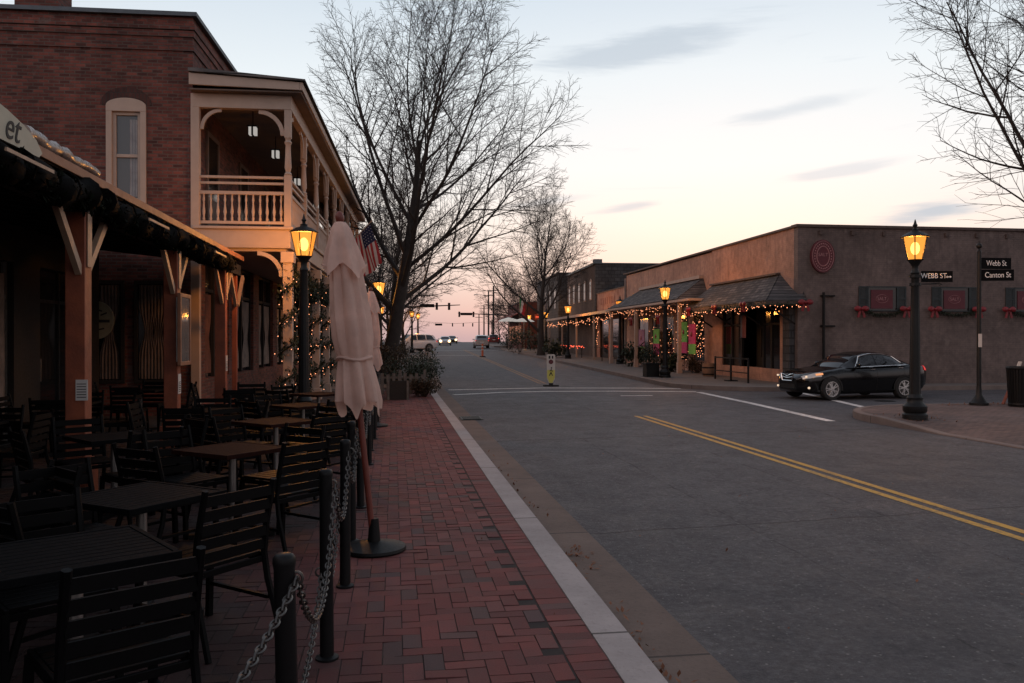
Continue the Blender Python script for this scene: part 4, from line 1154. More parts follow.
def shrub(name, label, loc, rad, h, n, m, sz=.09, seed=1, group='evergreen shrubs', cat='shrub'):
    g = random.Random(seed); t = thing(name, label, cat, loc, 0, group)
    b = MB(); lobes = [(g.gauss(0, rad * .4), g.gauss(0, rad * .4), h * g.uniform(.3, .75), rad * g.uniform(.4, .7)) for _ in range(9)]
    for _ in range(n):
        lx, ly, lz, lr = g.choice(lobes)
        v = Vector((g.gauss(0, 1), g.gauss(0, 1), g.gauss(0, 1))).normalized() * lr * g.random() ** .4
        b.leaf((lx + v.x, ly + v.y, max(.02, lz + v.z)), sz * g.uniform(.7, 1.4), g)
    b.build('leaves', m, t)
    b = MB()
    for lx, ly, lz, lr in lobes: b.tube([(lx * .15, ly * .15, 0), (lx * .5, ly * .5, lz * .5), (lx, ly, lz + lr * .6)], [.02, .014, .006], 5)
    b.build('stems', M_BARK, t)
    return t
for i, (px_, d, rad, h, m, lab) in enumerate((
        (410, 25.5, .62, 1.25, M_LEAFY, 'dark evergreen bush behind the picket fence at the kerb end'),
        (426, 27.5, .55, 1.15, M_LEAFY, 'rounded dark bush nearest the road on the left'),
        (418, 30, .8, 1.5, M_LEAFY, 'large dark bush in front of the white parked car'),
        (396, 28, .7, 1.7, M_LEAFRED, 'tall rusty bush at the foot of the tallest tree'),
        (384, 31, .8, 2.2, M_LEAFRED, 'tall brownish shrub behind the small umbrella'),
        (424, 23.6, .35, .45, M_LEAFRED, 'low straggly plant at the end of the picket fence'),
        (520, 78, 1.8, 2.6, M_LEAFY, 'broad dark evergreen on the far right sidewalk'),
        (541, 74, 1.2, 1.8, M_LEAFY, 'dark bush at the foot of the rounded right tree'),
        (553, 62, .8, 1.2, M_LEAFY, 'dark bush before the long dark porch'),
        (510, 92, 1.6, 2.8, M_LEAFY, 'dark evergreen beside the far pedestrian'),
        (637, 46, .75, 1.25, M_LEAFY, 'bush beside the left white porch post'),
        (672, 40, .5, .85, M_LEAFY, 'small bush behind the corner porch lamp'),
        (697, 39, .5, .75, M_LEAFRED, 'straggly bush under the pink window panel'))):
    X_, Y_ = at(px_, d)
    shrub('evergreen_shrub', lab, (X_, Y_, gz(Y_)), rad, h, 1500 if d < 40 else 900, m, .085 if d < 40 else .2, 100 + i)
# square planter with a clipped bush by the lamp
X_, Y_ = at(651, 35.6)
pt = thing('planter', 'dark square planter with a bushy shrub beside the porch lamp', 'planter', (X_, Y_, 0))
b = MB(); b.prism([(-.28, -.28), (.28, -.28), (.28, .28), (-.28, .28)], 0, .55); b.box(-.33, .33, -.33, .33, .55, .62); b.build('box', M_BLACK, pt, bevel=.01)
g = random.Random(77); b = MB()
for _ in range(1500):
    v = Vector((g.gauss(0, 1), g.gauss(0, 1), g.gauss(0, 1))).normalized() * g.random() ** .35
    b.leaf((v.x * .48, v.y * .48, .95 + v.z * .5), .09, g)
b.build('shrub', M_LEAFY, pt)
# picket fence and crate around the tree bed
X_, Y_ = at(400, 24)
pf = thing('picket_fence', 'low grey picket fence round the left tree bed', 'fence', (X_, Y_, 0))
b = MB()
for k in range(9): b.box(-.72 + k * .165, -.63 + k * .165, -.015, .015, .05, .62 + .04 * (k % 2))
for z in (.18, .5): b.box(-.75, .75, .016, .05, z, z + .06)
b.build('pickets', mat('weathered_grey', (.13, .115, .105), .9, var=.4), pf)
for x_ in (-.72, .0, .72):
    b = MB(); b.box(x_ - .04, x_ + .04, .051, .13, -.02, .75); b.build('post', mat('weathered_grey', (.1, .1, .1)), pf)
X_, Y_ = at(398, 22.6)
b = MB(); b.box(-.3, .3, -.2, .2, 0, .03); b.box(-.3, .3, -.2, -.17, .03, .5); b.box(-.3, .3, .17, .2, .03, .5); b.box(-.3, -.27, -.17, .17, .03, .5); b.box(.27, .3, -.17, .17, .03, .5)
o = b.build('planter_box', M_DKWOOD, loc=(X_, Y_, 0)); tag(o, 'dark wooden planter box in front of the picket fence', 'planter')
for x_ in (-.29, .23):
    b = MB(); b.box(x_, x_ + .06, -.225, -.201, 0, .52); b.build('corner_strip', mat('weathered_grey', (.1, .1, .1)), o)

# ================================================================== STREET LAMPS
LAMP_E = 680.0
def lamp_proto():
    t = thing('street_lamp', 'x', 'street lamp', (0, 0, 0), 0, 'lit lantern street lamps')
    b = MB(); b.lathe([(.235, -.02), (.235, .08), (.20, .12), (.225, .16), (.225, .26), (.16, .33), (.14, .40), (.155, .44), (.115, .52)], n=12); b.build('base', M_IRON, t, True)
    b = MB(); b.lathe([(.11, .5), (.105, .9), (.088, 2.2), (.072, 3.1), (.085, 3.14), (.06, 3.2), (.06, 3.28), (.09, 3.34), (.13, 3.40), (.16, 3.425)], n=24, fn=lambda a, z, i: 1 - (.07 if i < 4 else 0) * (.5 + .5 * math.cos(12 * a))); b.build('shaft', M_IRON, t, True)
    g_ = MB(); g_.lathe([(.14, 3.43), (.235, 3.905)], n=6); gl = g_.build('lantern_glass', M_LAMPGLASS, t)
    b = MB()
    for k in range(6):
        a = 2 * PI * k / 6
        b.bar((.145 * math.cos(a), .145 * math.sin(a), 3.425), (.243 * math.cos(a), .243 * math.sin(a), 3.91), .016, .016)
    b.build('lantern_frame', M_IRON, t)
    b = MB(); b.lathe([(.265, 3.908), (.275, 3.925), (.25, 3.94), (.15, 4.01), (.075, 4.03), (.065, 4.06), (.075, 4.075), (.03, 4.10), (.03, 4.14), (.05, 4.17), (.03, 4.20), (.012, 4.28), (.004, 4.30)], n=12); b.build('lantern_cap', M_IRON, t, True)
    b = MB(); b.ball((0, 0, 3.67), (.085, .085, .14), 12, 8); b.build('lamp_bulb', E_LAMPBULB, gl, True)
    ld = bpy.data.lights.new('lamp_light', 'POINT'); ld.energy = LAMP_E; ld.color = (1, .50, .16); ld.shadow_soft_size = .165
    lo = bpy.data.objects.new('lamp_light', ld); COL.objects.link(lo); lo.location = (0, 0, 3.66); lo.parent = gl
    return t
LAMPS = [(304, 16.5, 'lit lantern lamp before the porch, among the patio tables'),
         (379, 31.5, 'lit lantern lamp behind the flag and small umbrella'),
         (381, 62, 'lit lantern lamp behind the leaning tree trunk'),
         (412, 76, 'left of two small far lamps above the white parked car'),
         (418, 86, 'right of two small far lamps above the white parked car'),
         (915, 17.25, 'large lit lantern lamp on the right street corner'),
         (665, 35, 'lit lantern lamp beside the square planter'),
         (620, 50, 'lit lantern lamp at the left end of the white porch'),
         (568, 60, 'lit lantern lamp before the long dark porch'),
         (546, 78, 'lit lantern lamp right of the rounded tree trunk'),
         (529, 92, 'lit lantern lamp left of the rounded tree trunk'),
         (536, 110, 'farthest lit lantern lamp on the right sidewalk')]
proto = lamp_proto()
for i, (px_, d, lab) in enumerate(LAMPS):
    X_, Y_ = at(px_, d)
    o = proto if i == 0 else copy_tree(proto)
    o.location = (X_, Y_, gz(Y_)); o.rotation_euler = (0, 0, .26 + i * .35)
    if i == 0: o.scale = (1.05, 1.05, .965); o['label'] = lab
# blade sign on the corner lamp
X_, Y_ = at(915, 17.25)
ws = thing('street_sign', 'black WEBB ST sign with an arrow bracketed to the corner lamp', 'street sign', (X_, Y_, 0), -YAW)
b = MB(); b.box(.13, .78, -.012, .012, 2.84, 3.07); b.build('blade', M_SIGNBLK, ws)
b = MB(); b.tube([(.08, 0, 2.80), (.3, 0, 2.80), (.5, 0, 2.815), (.56, 0, 2.79), (.50, 0, 2.775)], .012, 6); b.tube([(.09, 0, 2.96), (.14, 0, 2.96)], .014, 6); b.lathe([(.115, 2.76), (.115, 2.82)], n=12); b.lathe([(.115, 2.93), (.115, 2.99)], n=12); b.build('bracket', M_IRON, ws)
lettering('WEBB ST', .15, M_SIGNWHT, ws, (.385, -.014, 2.965), (R(90), 0, 0), .001, sx=.9)
b = MB(); b.box(.655, .745, -.0145, -.0125, 2.94, 2.955)
b.add([(.76, -.0135, 2.9475), (.72, -.0135, 2.975), (.72, -.0135, 2.92)], [(0, 2, 1)]); b.add([(.64, -.0135, 2.9475), (.67, -.0135, 2.92), (.67, -.0135, 2.975)], [(0, 1, 2)])
b.build('arrow', M_SIGNWHT, ws)
# street name post
X_, Y_ = at(979, 20.6)
sp = thing('street_sign_post', 'tall black post carrying Webb St and Canton St signs', 'sign post', (X_, Y_, 0), -YAW)
b = MB(); b.lathe([(.22, -.02), (.22, .06), (.17, .10), (.13, .16), (.07, .26), (.055, .5), (.05, 3.75), (.05, 3.83)], n=14); b.build('post', M_IRON, sp, True)
b = MB(); b.lathe([(.06, 3.83), (.035, 3.86), (.03, 3.9)], n=10); b.ball((0, 0, 3.97), .07, 12, 8); b.lathe([(.02, 4.03), (.004, 4.09)], n=8); b.build('finial', M_IRON, sp, True)
for nm, z0, z1, txt, x1, ang in (('sign_blade', 3.40, 3.68, 'Webb St', .80, .12), ('sign_blade', 3.10, 3.38, 'Canton St', .76, -.10)):
    sb_ = MB(); sb_.box(.055, x1 + .06, -.012, .012, z0, z1); o = sb_.build(nm, M_SIGNBLK, sp, rotz=ang)
    lettering(txt, .190, M_SIGNWHT, o, ((x1 + .10) / 2 + .01, -.0135, (z0 + z1) / 2), (R(90), 0, 0), .001, sx=.80)
b = MB(); b.box(-.045, .045, -.054, -.05, 1.45, 1.78); o = b.build('sticker', M_PAPER, sp)
# litter bin and leaning stake
X_, Y_ = at(1021, 20.2)
tb = thing('litter_bin', 'black slatted litter bin at the right edge by the sign post', 'litter bin', (X_, Y_, 0))
b = MB(); b.lathe([(.27, 0), (.28, .06), (.27, .1)], n=24); b.lathe([(.31, .9), (.33, .94), (.31, .98), (.27, .98), (.27, .9)], n=24)
for k in range(30):
    a = 2 * PI * k / 30; b.bar((.265 * math.cos(a), .265 * math.sin(a), .05), (.31 * math.cos(a), .31 * math.sin(a), .92), .045, .008, up=(math.cos(a), math.sin(a), 0))
b.build('slats', M_BLACK, tb); b = MB(); b.lathe([(.24, .04), (.265, .9), (.25, .9), (.23, .06)], n=20); b.build('liner', M_RUBBER, tb)
X_, Y_ = at(1003, 20.9)
b = MB(); b.bar((0, 0, 0), (.26, .0, .62), .10, .025, 0); b.bar((.26, 0, .62), (.44, 0, 1.08), .13, .025, 1)
o = b.build('leaning_stake', [M_POSTWOOD, M_WSIGN], loc=(X_, Y_, 0), rotz=-YAW); tag(o, 'red and white board leaning against the litter bin', 'stake')

# ================================================================== PATIO
def make_umbrella(label, loc, lean, seed, tone=M_CLOTH):
    g = random.Random(seed); t = thing('closed_umbrella', label, 'umbrella', loc, g.random() * 0, 'closed pink patio umbrellas')
    sh = lambda x, y, z: (x + lean * z, y + lean * .2 * z, z)
    ph = [g.uniform(0, 6) for _ in range(5)]
    b = MB(); b.lathe([(.24, 0), (.25, .015), (.245, .035), (.12, .06), (.05, .075), (.035, .25), (.001, .25)], n=28); b.build('base', M_BLACK, t, True)
    b = MB(); b.tube([(0, 0, .05), (0, 0, 2.56)], .024, 10); b.xf(sh); b.build('pole', M_POLE, t, True)
    def folds(a, z, amp, n=8):
        return 1 + amp * (math.cos(n * a + ph[0] + 1.2 * z) * .6 + math.cos(5 * a + ph[1] - z) * .35 + math.cos(13 * a + ph[2]) * .2)
    prof = [(.148, 1.12), (.156, 1.17), (.150, 1.26), (.138, 1.37), (.124, 1.47), (.121, 1.50), (.132, 1.54), (.146, 1.66), (.145, 1.80), (.132, 1.98), (.115, 2.14), (.095, 2.28), (.070, 2.42), (.05, 2.50)]
    amp = [.30, .30, .26, .2, .13, .10, .13, .17, .17, .18, .2, .2, .18, .1]
    b = MB(); vs = []; N = 72
    b.lathe(prof, n=N, fn=lambda a, z, i: folds(a, z, amp[i]))
    for i in range(N):                               # ragged hem: points of the eight panels
        x_, y_, z_ = b.v[i]; a = 2 * PI * i / N
        b.v[i] = (x_, y_, z_ + .055 * math.cos(4 * a + ph[3]) + .03 * math.cos(9 * a))
    b.f = [q for q in b.f if len(q) == 4]; b.m = [0] * len(b.f)
    b.xf(sh); cl = b.build('canopy', tone, t, True)
    b = MB(); b.lathe([(.160, 2.17), (.150, 2.22), (.124, 2.32), (.098, 2.42), (.074, 2.50), (.045, 2.545), (.001, 2.56)], n=N, fn=lambda a, z, i: folds(a, z * 1.6, .22 if i < 3 else .1, 6))
    for i in range(N):
        x_, y_, z_ = b.v[i]; a = 2 * PI * i / N
        b.v[i] = (x_, y_, z_ + .06 * math.cos(4 * a + ph[4]))
    b.f = [q for q in b.f if len(q) == 4]; b.m = [0] * len(b.f)
    b.xf(sh); b.build('vent_cap', tone, t, True)
    b = MB(); b.tube([(.131 * math.cos(2 * PI * q / 20), .131 * math.sin(2 * PI * q / 20), 1.50 + .01 * math.cos(q)) for q in range(20)], .014, 6, closed=True); b.xf(sh); b.build('strap', tone, t, True)
    b = MB(); b.ball((0, 0, 2.585), (.035, .035, .05), 10, 8); b.xf(sh); b.build('finial', M_POLE, t, True)
    return t
X_, Y_ = at(374, 6.45)
make_umbrella('large closed pink umbrella leaning beside the chain posts', (X_, Y_, 0), -.100, 3)
X_, Y_ = at(375, 15.6)
make_umbrella('smaller closed pink umbrella farther along the chain posts', (X_, Y_, 0), -.03, 8)

# chain posts and chains
def post_proto():
    t = thing('chain_post', 'x', 'post', (0, 0, 0), 0, 'black posts along the patio edge')
    b = MB(); b.lathe([(.06, 0), (.06, .012), (.036, .02), (.033, .93), (.036, .95), (.036, .965), (.03, .975), (.02, .98)], n=14); b.build('shaft', M_BLACK, t, True)
    b = MB(); b.tube([(.034 + .022 * math.cos(2 * PI * q / 10), .0, .90 + .022 * math.sin(2 * PI * q / 10)) for q in range(10)], .005, 5, closed=True)
    b.tube([(-.034 + .022 * math.cos(2 * PI * q / 10), .0, .45 + .022 * math.sin(2 * PI * q / 10)) for q in range(10)], .005, 5, closed=True); b.build('ring', M_CHAIN, t, True)
    return t
PY = [1.22, 2.66, 4.35, 5.60, 6.85, 8.2, 9.6, 11.0, 12.4, 13.8, 15.2, 16.6, 18.0]
pp = post_proto()
PLAB = ['black chain post just out of frame at the lower left', 'nearest black chain post, cut off by the bottom edge', 'black chain post second from the camera', 'black chain post just before the large umbrella', 'black chain post just behind the large umbrella base']
for i, y in enumerate(PY):
    o = pp if i == 0 else copy_tree(pp)
    o.location = (-.335 + (.012 if i % 2 else -.008) - (.20 if i == 0 else 0), y, 0); o.rotation_euler = (R(rng.uniform(-1, 1)), R(rng.uniform(-1.2, 1.2)), 0)
    o['label'] = PLAB[i] if i < 5 else ORD[i] + ' black chain post along the patio, counted from the camera'
def chain(p, q, sag, label, pitch=.034, fine=True):
    p = Vector(p); q = Vector(q); b = MB()
    f = lambda t: p.lerp(q, t) - Vector((0, 0, sag * 4 * t * (1 - t)))
    L = sum((f((i + 1) / 40) - f(i / 40)).length for i in range(40)); n = max(4, int(L / pitch))
    for i in range(n):
        c = f((i + .5) / n); d = (f((i + .9) / n) - f((i + .1) / n)).normalized(); a, bb = frame_for(d)
        s = a if i % 2 else bb
        k = 10 if fine else 6
        b.tube([c + d * (.024 * math.cos(2 * PI * j / k)) + s * (.0115 * math.sin(2 * PI * j / k)) for j in range(k)], .0042, 5 if fine else 4, closed=True)
    o = b.build('chain', M_CHAIN, smooth=True); tag(o, label, 'chain', 'chains between the patio posts')
for i in range(len(PY) - 1):
    a, c = PY[i], PY[i + 1]; fine = i < 5
    wh = 'between the %s and %s chain posts' % (ORD[i], ORD[i + 1])
    chain((-.30 if i else -.50, a, .90), (-.30, c, .90), .30 if i > 1 else (.36 if i else .10), 'slack upper steel chain ' + wh, fine=fine)
    chain((-.37, a, .45), (-.37, c, .45), .22, 'slack lower steel chain ' + wh, fine=fine)

# tables and chairs
def table_proto(m, name='slatted_table'):
    t = thing(name, 'x', 'table', (0, 0, 0), 0, 'black patio tables')
    b = MB(); b.box(-.42, .42, -.42, -.385, .71, .745); b.box(-.42, .42, .385, .42, .71, .745); b.box(-.42, -.385, -.384, .384, .71, .745); b.box(.385, .42, -.384, .384, .71, .745)
    for k in range(10): b.box(-.384, .384, -.379 + k * .0768, -.379 + k * .0768 + .070, .716, .742)
    b.build('tabletop', m, t, bevel=.003)
    b = MB(); b.tube([(0, 0, .05), (0, 0, .71)], .038, 14); b.box(-.2, .2, -.2, .2, .70, .709); b.build('pedestal', M_STEEL, t, True)
    b = MB(); b.bar((-.3, -.3, .025), (.3, .3, .025), .07, .04); b.bar((-.3, .3, .0245), (.3, -.3, .0245), .07, .039); b.build('foot', M_BLACK, t)
    return t
def chair_proto():
    t = thing('slatted_chair', 'x', 'chair', (0, 0, 0), 0, 'black slatted patio chairs')
    b = MB()
    for k in range(6): b.box(-.215, .215, -.2 + k * .075, -.2 + k * .075 + .064, .435, .455)
    b.box(-.235, -.216, -.22, .25, .40, .452); b.box(.216, .235, -.22, .25, .40, .452); b.box(-.215, .215, .232, .25, .395, .43); b.box(-.215, .215, -.22, -.202, .395, .43)
    b.build('seat', M_CHAIR, t, bevel=.003)
    for sx_ in (-1, 1):
        b = MB(); b.bar((sx_ * .228, .235, .43), (sx_ * .245, .27, 0), .032, .032); b.build('leg', M_CHAIR, t)
        b = MB(); b.tube([(sx_ * .245, -.34, 0), (sx_ * .236, -.24, .30), (sx_ * .232, -.215, .45), (sx_ * .23, -.235, .62), (sx_ * .228, -.295, .87)], .019, 6); b.build('leg', M_CHAIR, t, True)
    b = MB()
    for k in range(5):
        z = .50 + k * .077; y = -.222 - (z - .5) * .20
        b.bar((-.225, y, z), (.225, y, z), .016, .056)
    b.build('backrest', M_CHAIR, t)
    for sx_ in (-1, 1):
        b = MB(); b.bar((sx_ * .232, -.25, .2), (sx_ * .24, .255, .2), .02, .02); b.build('stretcher', M_CHAIR, t)
    return t
TP, TB_, CP = table_proto(M_TABLE), table_proto(M_COPPER, 'brown_table'), chair_proto()
used = {'t': False, 'b': False, 'c': False}
def put(proto, key, loc, rz, label):
    if not used[key]: used[key] = True; o = proto
    else: o = copy_tree(proto)
    o.location = loc; o.rotation_euler = (0, 0, rz); o['label'] = label
    return o
# rows: (x, y, rotation, which sides have chairs, description)
ROWS = [
    (-1.36, 3.79, R(33), 'nsw', 'nearest black table, lower left', 't'),
    (-1.46, 5.08, R(54), 'nsw', 'second black table along the chain', 't'),
    (-1.33, 7.12, R(51), 'nswe', 'brown table beside the large umbrella', 'b'),
    (-1.3, 9.45, R(47), 'nswe', 'brown table just past the large umbrella', 'b'),
    (-1.25, 11.7, R(44), 'nswe', 'brown table two past the large umbrella', 'b'),
    (-1.25, 14.1, R(48), 'nsw', 'brown table nearest the porch lamp', 'b'),
    (-2.75, 5.0, R(35), 'nse', 'black table at the left picture edge', 't'),
    (-2.6, 8.2, R(40), 'nsew', 'black table beside the nearest brown post', 't'),
    (-2.45, 11.0, R(0), 'nsew', 'black table between first and second posts', 't'),
    (-2.5, 14.6, R(2), 'nsew', 'black table between second and third posts', 't'),
    (-4.6, 9.6, R(0), 'nsew', 'roofed black table at far left', 't'),
    (-4.6, 12.6, R(3), 'nsew', 'roofed black table by the glass doors', 't'),
    (-4.5, 15.6, R(0), 'nsew', 'roofed black table by the brick wall', 't')]
SIDE = {'n': (0, 1, PI, 'far'), 's': (0, -1, 0, 'near'), 'e': (1, 0, PI / 2, 'street'), 'w': (-1, 0, -PI / 2, 'wall')}
for (x, y, rz, sides, lab, key) in ROWS:
    put(TP if key == 't' else TB_, key, (x, y, 0), rz, lab).scale = (.80, .80, 1)
    for s_ in sides:
        ux, uy, r0, nm = SIDE[s_]
        dd = .56 + rng.uniform(-.05, .08)
        c, s2 = math.cos(rz), math.sin(rz)
        wx, wy = x + dd * (ux * c - uy * s2), y + dd * (ux * s2 + uy * c)
        # straight from the label of its table: which side of it this chair stands on
        put(CP, 'c', (wx, wy, 0), rz + r0 + rng.uniform(-.1, .1), 'slatted chair at the %s side of the %s' % (nm, lab))
# ================================================================== GARLANDS AND LIGHT STRINGS
def bulbs_mesh(r, n=6):
    b = MB(); b.ball((0, 0, 0), (r, r, r * 1.4), n, 4)
    me = bpy.data.meshes.new('bulb'); me.from_pydata(b.v, [], b.f); return me
BULB = bulbs_mesh(.03); BULB.materials.append(E_BULB)
RBULB = bulbs_mesh(.03); RBULB.materials.append(E_RBULB)
def light_string(label, pts, n, drop=.02, jitter=.03, seed=1, me=BULB, garland=0, group=None, gsize=.10, gr=.08, scale=1.0, cat='light string', name='light_string', gm=None):
    g = random.Random(seed); P = [Vector(p) for p in pts]
    t = thing(name, label, cat, P[0], 0, group); O = P[0]
    b = MB(); b.tube([p - O for p in P], .008 if not garland else .02, 5); b.build('cable', M_BLACK if not garland else M_GARLAND, t)
    seg = [(P[i + 1] - P[i]).length for i in range(len(P) - 1)]; tot = sum(seg)
    def pos(f):
        d = f * tot
        for i, L in enumerate(seg):
            if d <= L or i == len(seg) - 1: return P[i].lerp(P[i + 1], min(1, d / L))
            d -= L
    if garland:
        b = MB()
        for k in range(garland):
            c = pos(g.random()) - O
            v = Vector((g.gauss(0, 1), g.gauss(0, 1), g.gauss(0, 1))).normalized() * gr * g.random() ** .5
            b.leaf(c + v, gsize * g.uniform(.6, 1.3), g, asp=.35)
        b.build('needles', gm or M_GARLAND, t)
    for k in range(n):
        c = pos((k + g.random() * .6) / n) - O
        o = bpy.data.objects.new('bulb', me); COL.objects.link(o); o.parent = t
        o.location = c + Vector((g.gauss(0, jitter), g.gauss(0, jitter), -drop - abs(g.gauss(0, jitter * 1.6)))); o.scale = (scale,) * 3
    return t
light_string('garland of warm lights along the eave of the corner shop awning', [(13.12, 36.4, 2.88), (13.12, 34, 2.85), (13.12, 31, 2.88), (13.12, 27.87, 2.88), (13.9, 27.87, 2.9), (14.7, 27.87, 2.9)], 88, .03, .05, 1, garland=900, gr=.12, name='lit_garland', cat='garland', scale=.42)
light_string('warm lights hanging along the white porch roof edge', [(12.92, 35.3, 3.33)] + [(12.92, 35.3 + 1.45 * i, 3.22 if i % 2 else 3.33) for i in range(1, 10)] + [(12.92, 49.7, 3.33)], 90, .04, .07, 2, scale=.42)
light_string('inner string of warm lights under the white porch', [(13.6, 36 + 1.7 * i, 3.0 if i % 2 else 3.2) for i in range(8)], 40, .03, .06, 3, scale=.42)
oy = SB.location
def sbp(x, y, z):
    a = -R(1.9); return (oy.x + x * math.cos(a) - y * math.sin(a), oy.y + x * math.sin(a) + y * math.cos(a), oy.z + z)
light_string('warm lights strung under the long dark porch roof', [sbp(-1.85, -1.2 + 1.6 * i, 2.75 if i % 2 else 3.0) for i in range(17)], 95, .03, .08, 4, scale=.62)
light_string('reddish lights on the rail of the long dark porch', [sbp(-1.62, 8 + i * 1.4, .95) for i in range(8)], 40, -.02, .05, 5, me=RBULB, scale=.7)
light_string('warm lights dangling in the doorway of the dark porch', [sbp(-.4, 9, 3.0), sbp(-.4, 9, 1.0)], 12, 0, .05, 6, scale=.7)
# lights filling the gift shop windows
for i, (y0, y1, z0, z1, n, lab) in enumerate(((37.45, 39.1, 1.0, 2.6, 75, 'mesh of tiny warm lights in the shop window beside the pink panel'), (39.7, 41.3, .8, 2.7, 50, 'mesh of tiny warm lights in the second shop window of the white porch'),
                                        (42.0, 43.5, .8, 2.6, 36, 'mesh of tiny warm lights in the third shop window of the white porch'), (44.2, 45.6, .9, 2.4, 30, 'mesh of tiny warm lights in the farthest lit window of the white porch'))):
    pts = []
    for k in range(6): 
        yv = y0 + (y1 - y0) * k / 5; pts += [(14.5, yv, z0), (14.5, yv, z1)] if k % 2 else [(14.5, yv, z1), (14.5, yv, z0)]
    light_string(lab, pts, n, 0, .07, 20 + i, scale=.42, group='light meshes in the shop windows', name='light_curtain')
# red bows on the awning
def bow(b, x, y, z, s, face=(0, -1)):
    fx, fy = face; px_, py_ = -fy, fx
    for sg in (-1, 1):
        b.ball((x + px_ * sg * s * .5 + fx * .02, y + py_ * sg * s * .5 + fy * .02, z + .08 * s), (s * .5 if abs(px_) else .05, s * .5 if abs(py_) else .05, s * .34), 8, 5)
        b.bar((x + px_ * sg * s * .12, y + py_ * sg * s * .12, z), (x + px_ * sg * s * .42, y + py_ * sg * s * .42, z - s * 1.0), s * .3, .02)
    b.ball((x + fx * .04, y + fy * .04, z + .05 * s), s * .2, 6, 4)
for i, (y, w_) in enumerate(((35.4, 'left'), (32.4, 'middle'), (29.6, 'right'))):
    b = MB(); bow(b, 13.02, y, 2.95, .28, (-1, 0)); o = b.build('ribbon_bow', M_BOW, smooth=True); tag(o, 'red bow on the lit awning garland, %s of three' % {'left': 'nearest the white porch', 'middle': 'at its middle', 'right': 'toward the corner'}[w_], 'bow', 'red bows on the awning garland')
b = MB(); bow(b, 14.6, 27.82, 2.95, .30); o = b.build('ribbon_bow', M_BOW, smooth=True); tag(o, 'red bow at the wall end of the lit awning garland', 'bow', 'red bows on the awning garland')
# windows of the side wall: shutters, red boards, garland swags with bows
for i, (x, nth) in enumerate(((17.8, 'nearest the car'), (20.72, 'between lamp and sign post'), (23.75, 'at the right picture edge'))):
    t = thing('wall_window', 'shuttered window with a red board ' + nth, 'window', (x, 28.2, 3.13), 0, 'shuttered windows on the tan side wall')
    b = MB(); b.box(-.56, .56, -.02, .0, -.42, .42); b.build('pane', M_GLASS, t)
    b = MB(); b.box(-.6, -.56, -.06, .0, -.46, .46); b.box(.56, .6, -.06, .0, -.46, .46); b.box(-.56, .56, -.06, .0, .42, .46); b.box(-.56, .56, -.06, .0, -.46, -.42); b.build('frame', M_SHUTTER, t)
    for s_ in (-1, 1):
        b = MB(); xa = s_ * .77; b.box(xa - .165, xa - .125, -.05, .0, -.46, .46); b.box(xa + .125, xa + .165, -.05, 0, -.46, .46)
        for z in (-.46, -.02, .42): b.box(xa - .125, xa + .125, -.05, 0, z, z + .04)
        for k in range(18): b.box(xa - .125, xa + .125, -.035, -.005, -.41 + k * .047, -.375 + k * .047)
        b.build('shutter', M_SHUTTER, t)
    b = MB(); b.box(-.46, .40, -.045, -.022, -.36, .33); bd = b.build('red_board', M_SIGNRED, t)
    b = MB(); b.tube([(-.03 + .24 * math.cos(2 * PI * q / 24), -.048, .0 + .15 * math.sin(2 * PI * q / 24)) for q in range(24)], .006, 4, closed=True); b.build('ring', M_SIGNPINK, bd)
    lettering('SALT', .17, M_SIGNPINK, bd, (-.03, -.047, 0), (R(90), 0, 0), .001)
    pts = [(x - .86 + 1.72 * k / 12, 28.1, 2.70 - .16 * math.sin(PI * k / 12)) for k in range(13)]
    light_string('green garland swag under the shuttered window ' + nth, pts, 0, seed=50 + i, garland=520, gr=.09, gsize=.09, cat='garland', name='garland_swag', group='garland swags under the shuttered windows')
    for s_, nm in ((-1, 'left'), (1, 'right')):
        b = MB(); bow(b, x + s_ * .9, 28.06, 2.74, .30); o = b.build('ribbon_bow', M_BOW, smooth=True)
        tag(o, 'red bow at the %s corner of the shuttered window %s' % (nm, nth), 'bow', 'red bows under the shuttered windows')
# round sign on the side wall
rsn = thing('oval_sign', 'burgundy oval wall sign with a pale ring high on the tan side wall', 'sign', (15.42, 28.12, 4.66))
b = MB(); b.prism([(.46 * math.cos(2 * PI * q / 40), .60 * math.sin(2 * PI * q / 40)) for q in range(40)], -.03, .07, fn=lambda a, c, y: (a, y, c)); b.build('board', M_SIGNRED, rsn)
b = MB()
for ra, rb in ((.41, .545), (.25, .37), (.235, .35)): b.tube([(ra * math.cos(2 * PI * q / 36), -.034, rb * math.sin(2 * PI * q / 36)) for q in range(36)], .009, 4, closed=True)
for q in range(28):
    a = 2 * PI * q / 28; b.box(.325 * math.cos(a) - .018, .325 * math.cos(a) + .018, -.036, -.0305, .455 * math.sin(a) - .022, .455 * math.sin(a) + .022)
b.build('rings', M_SIGNPINK, rsn); lettering('SALT', .17, M_SIGNPINK, rsn, (0, -.034, .05), (R(90), 0, 0), .001)
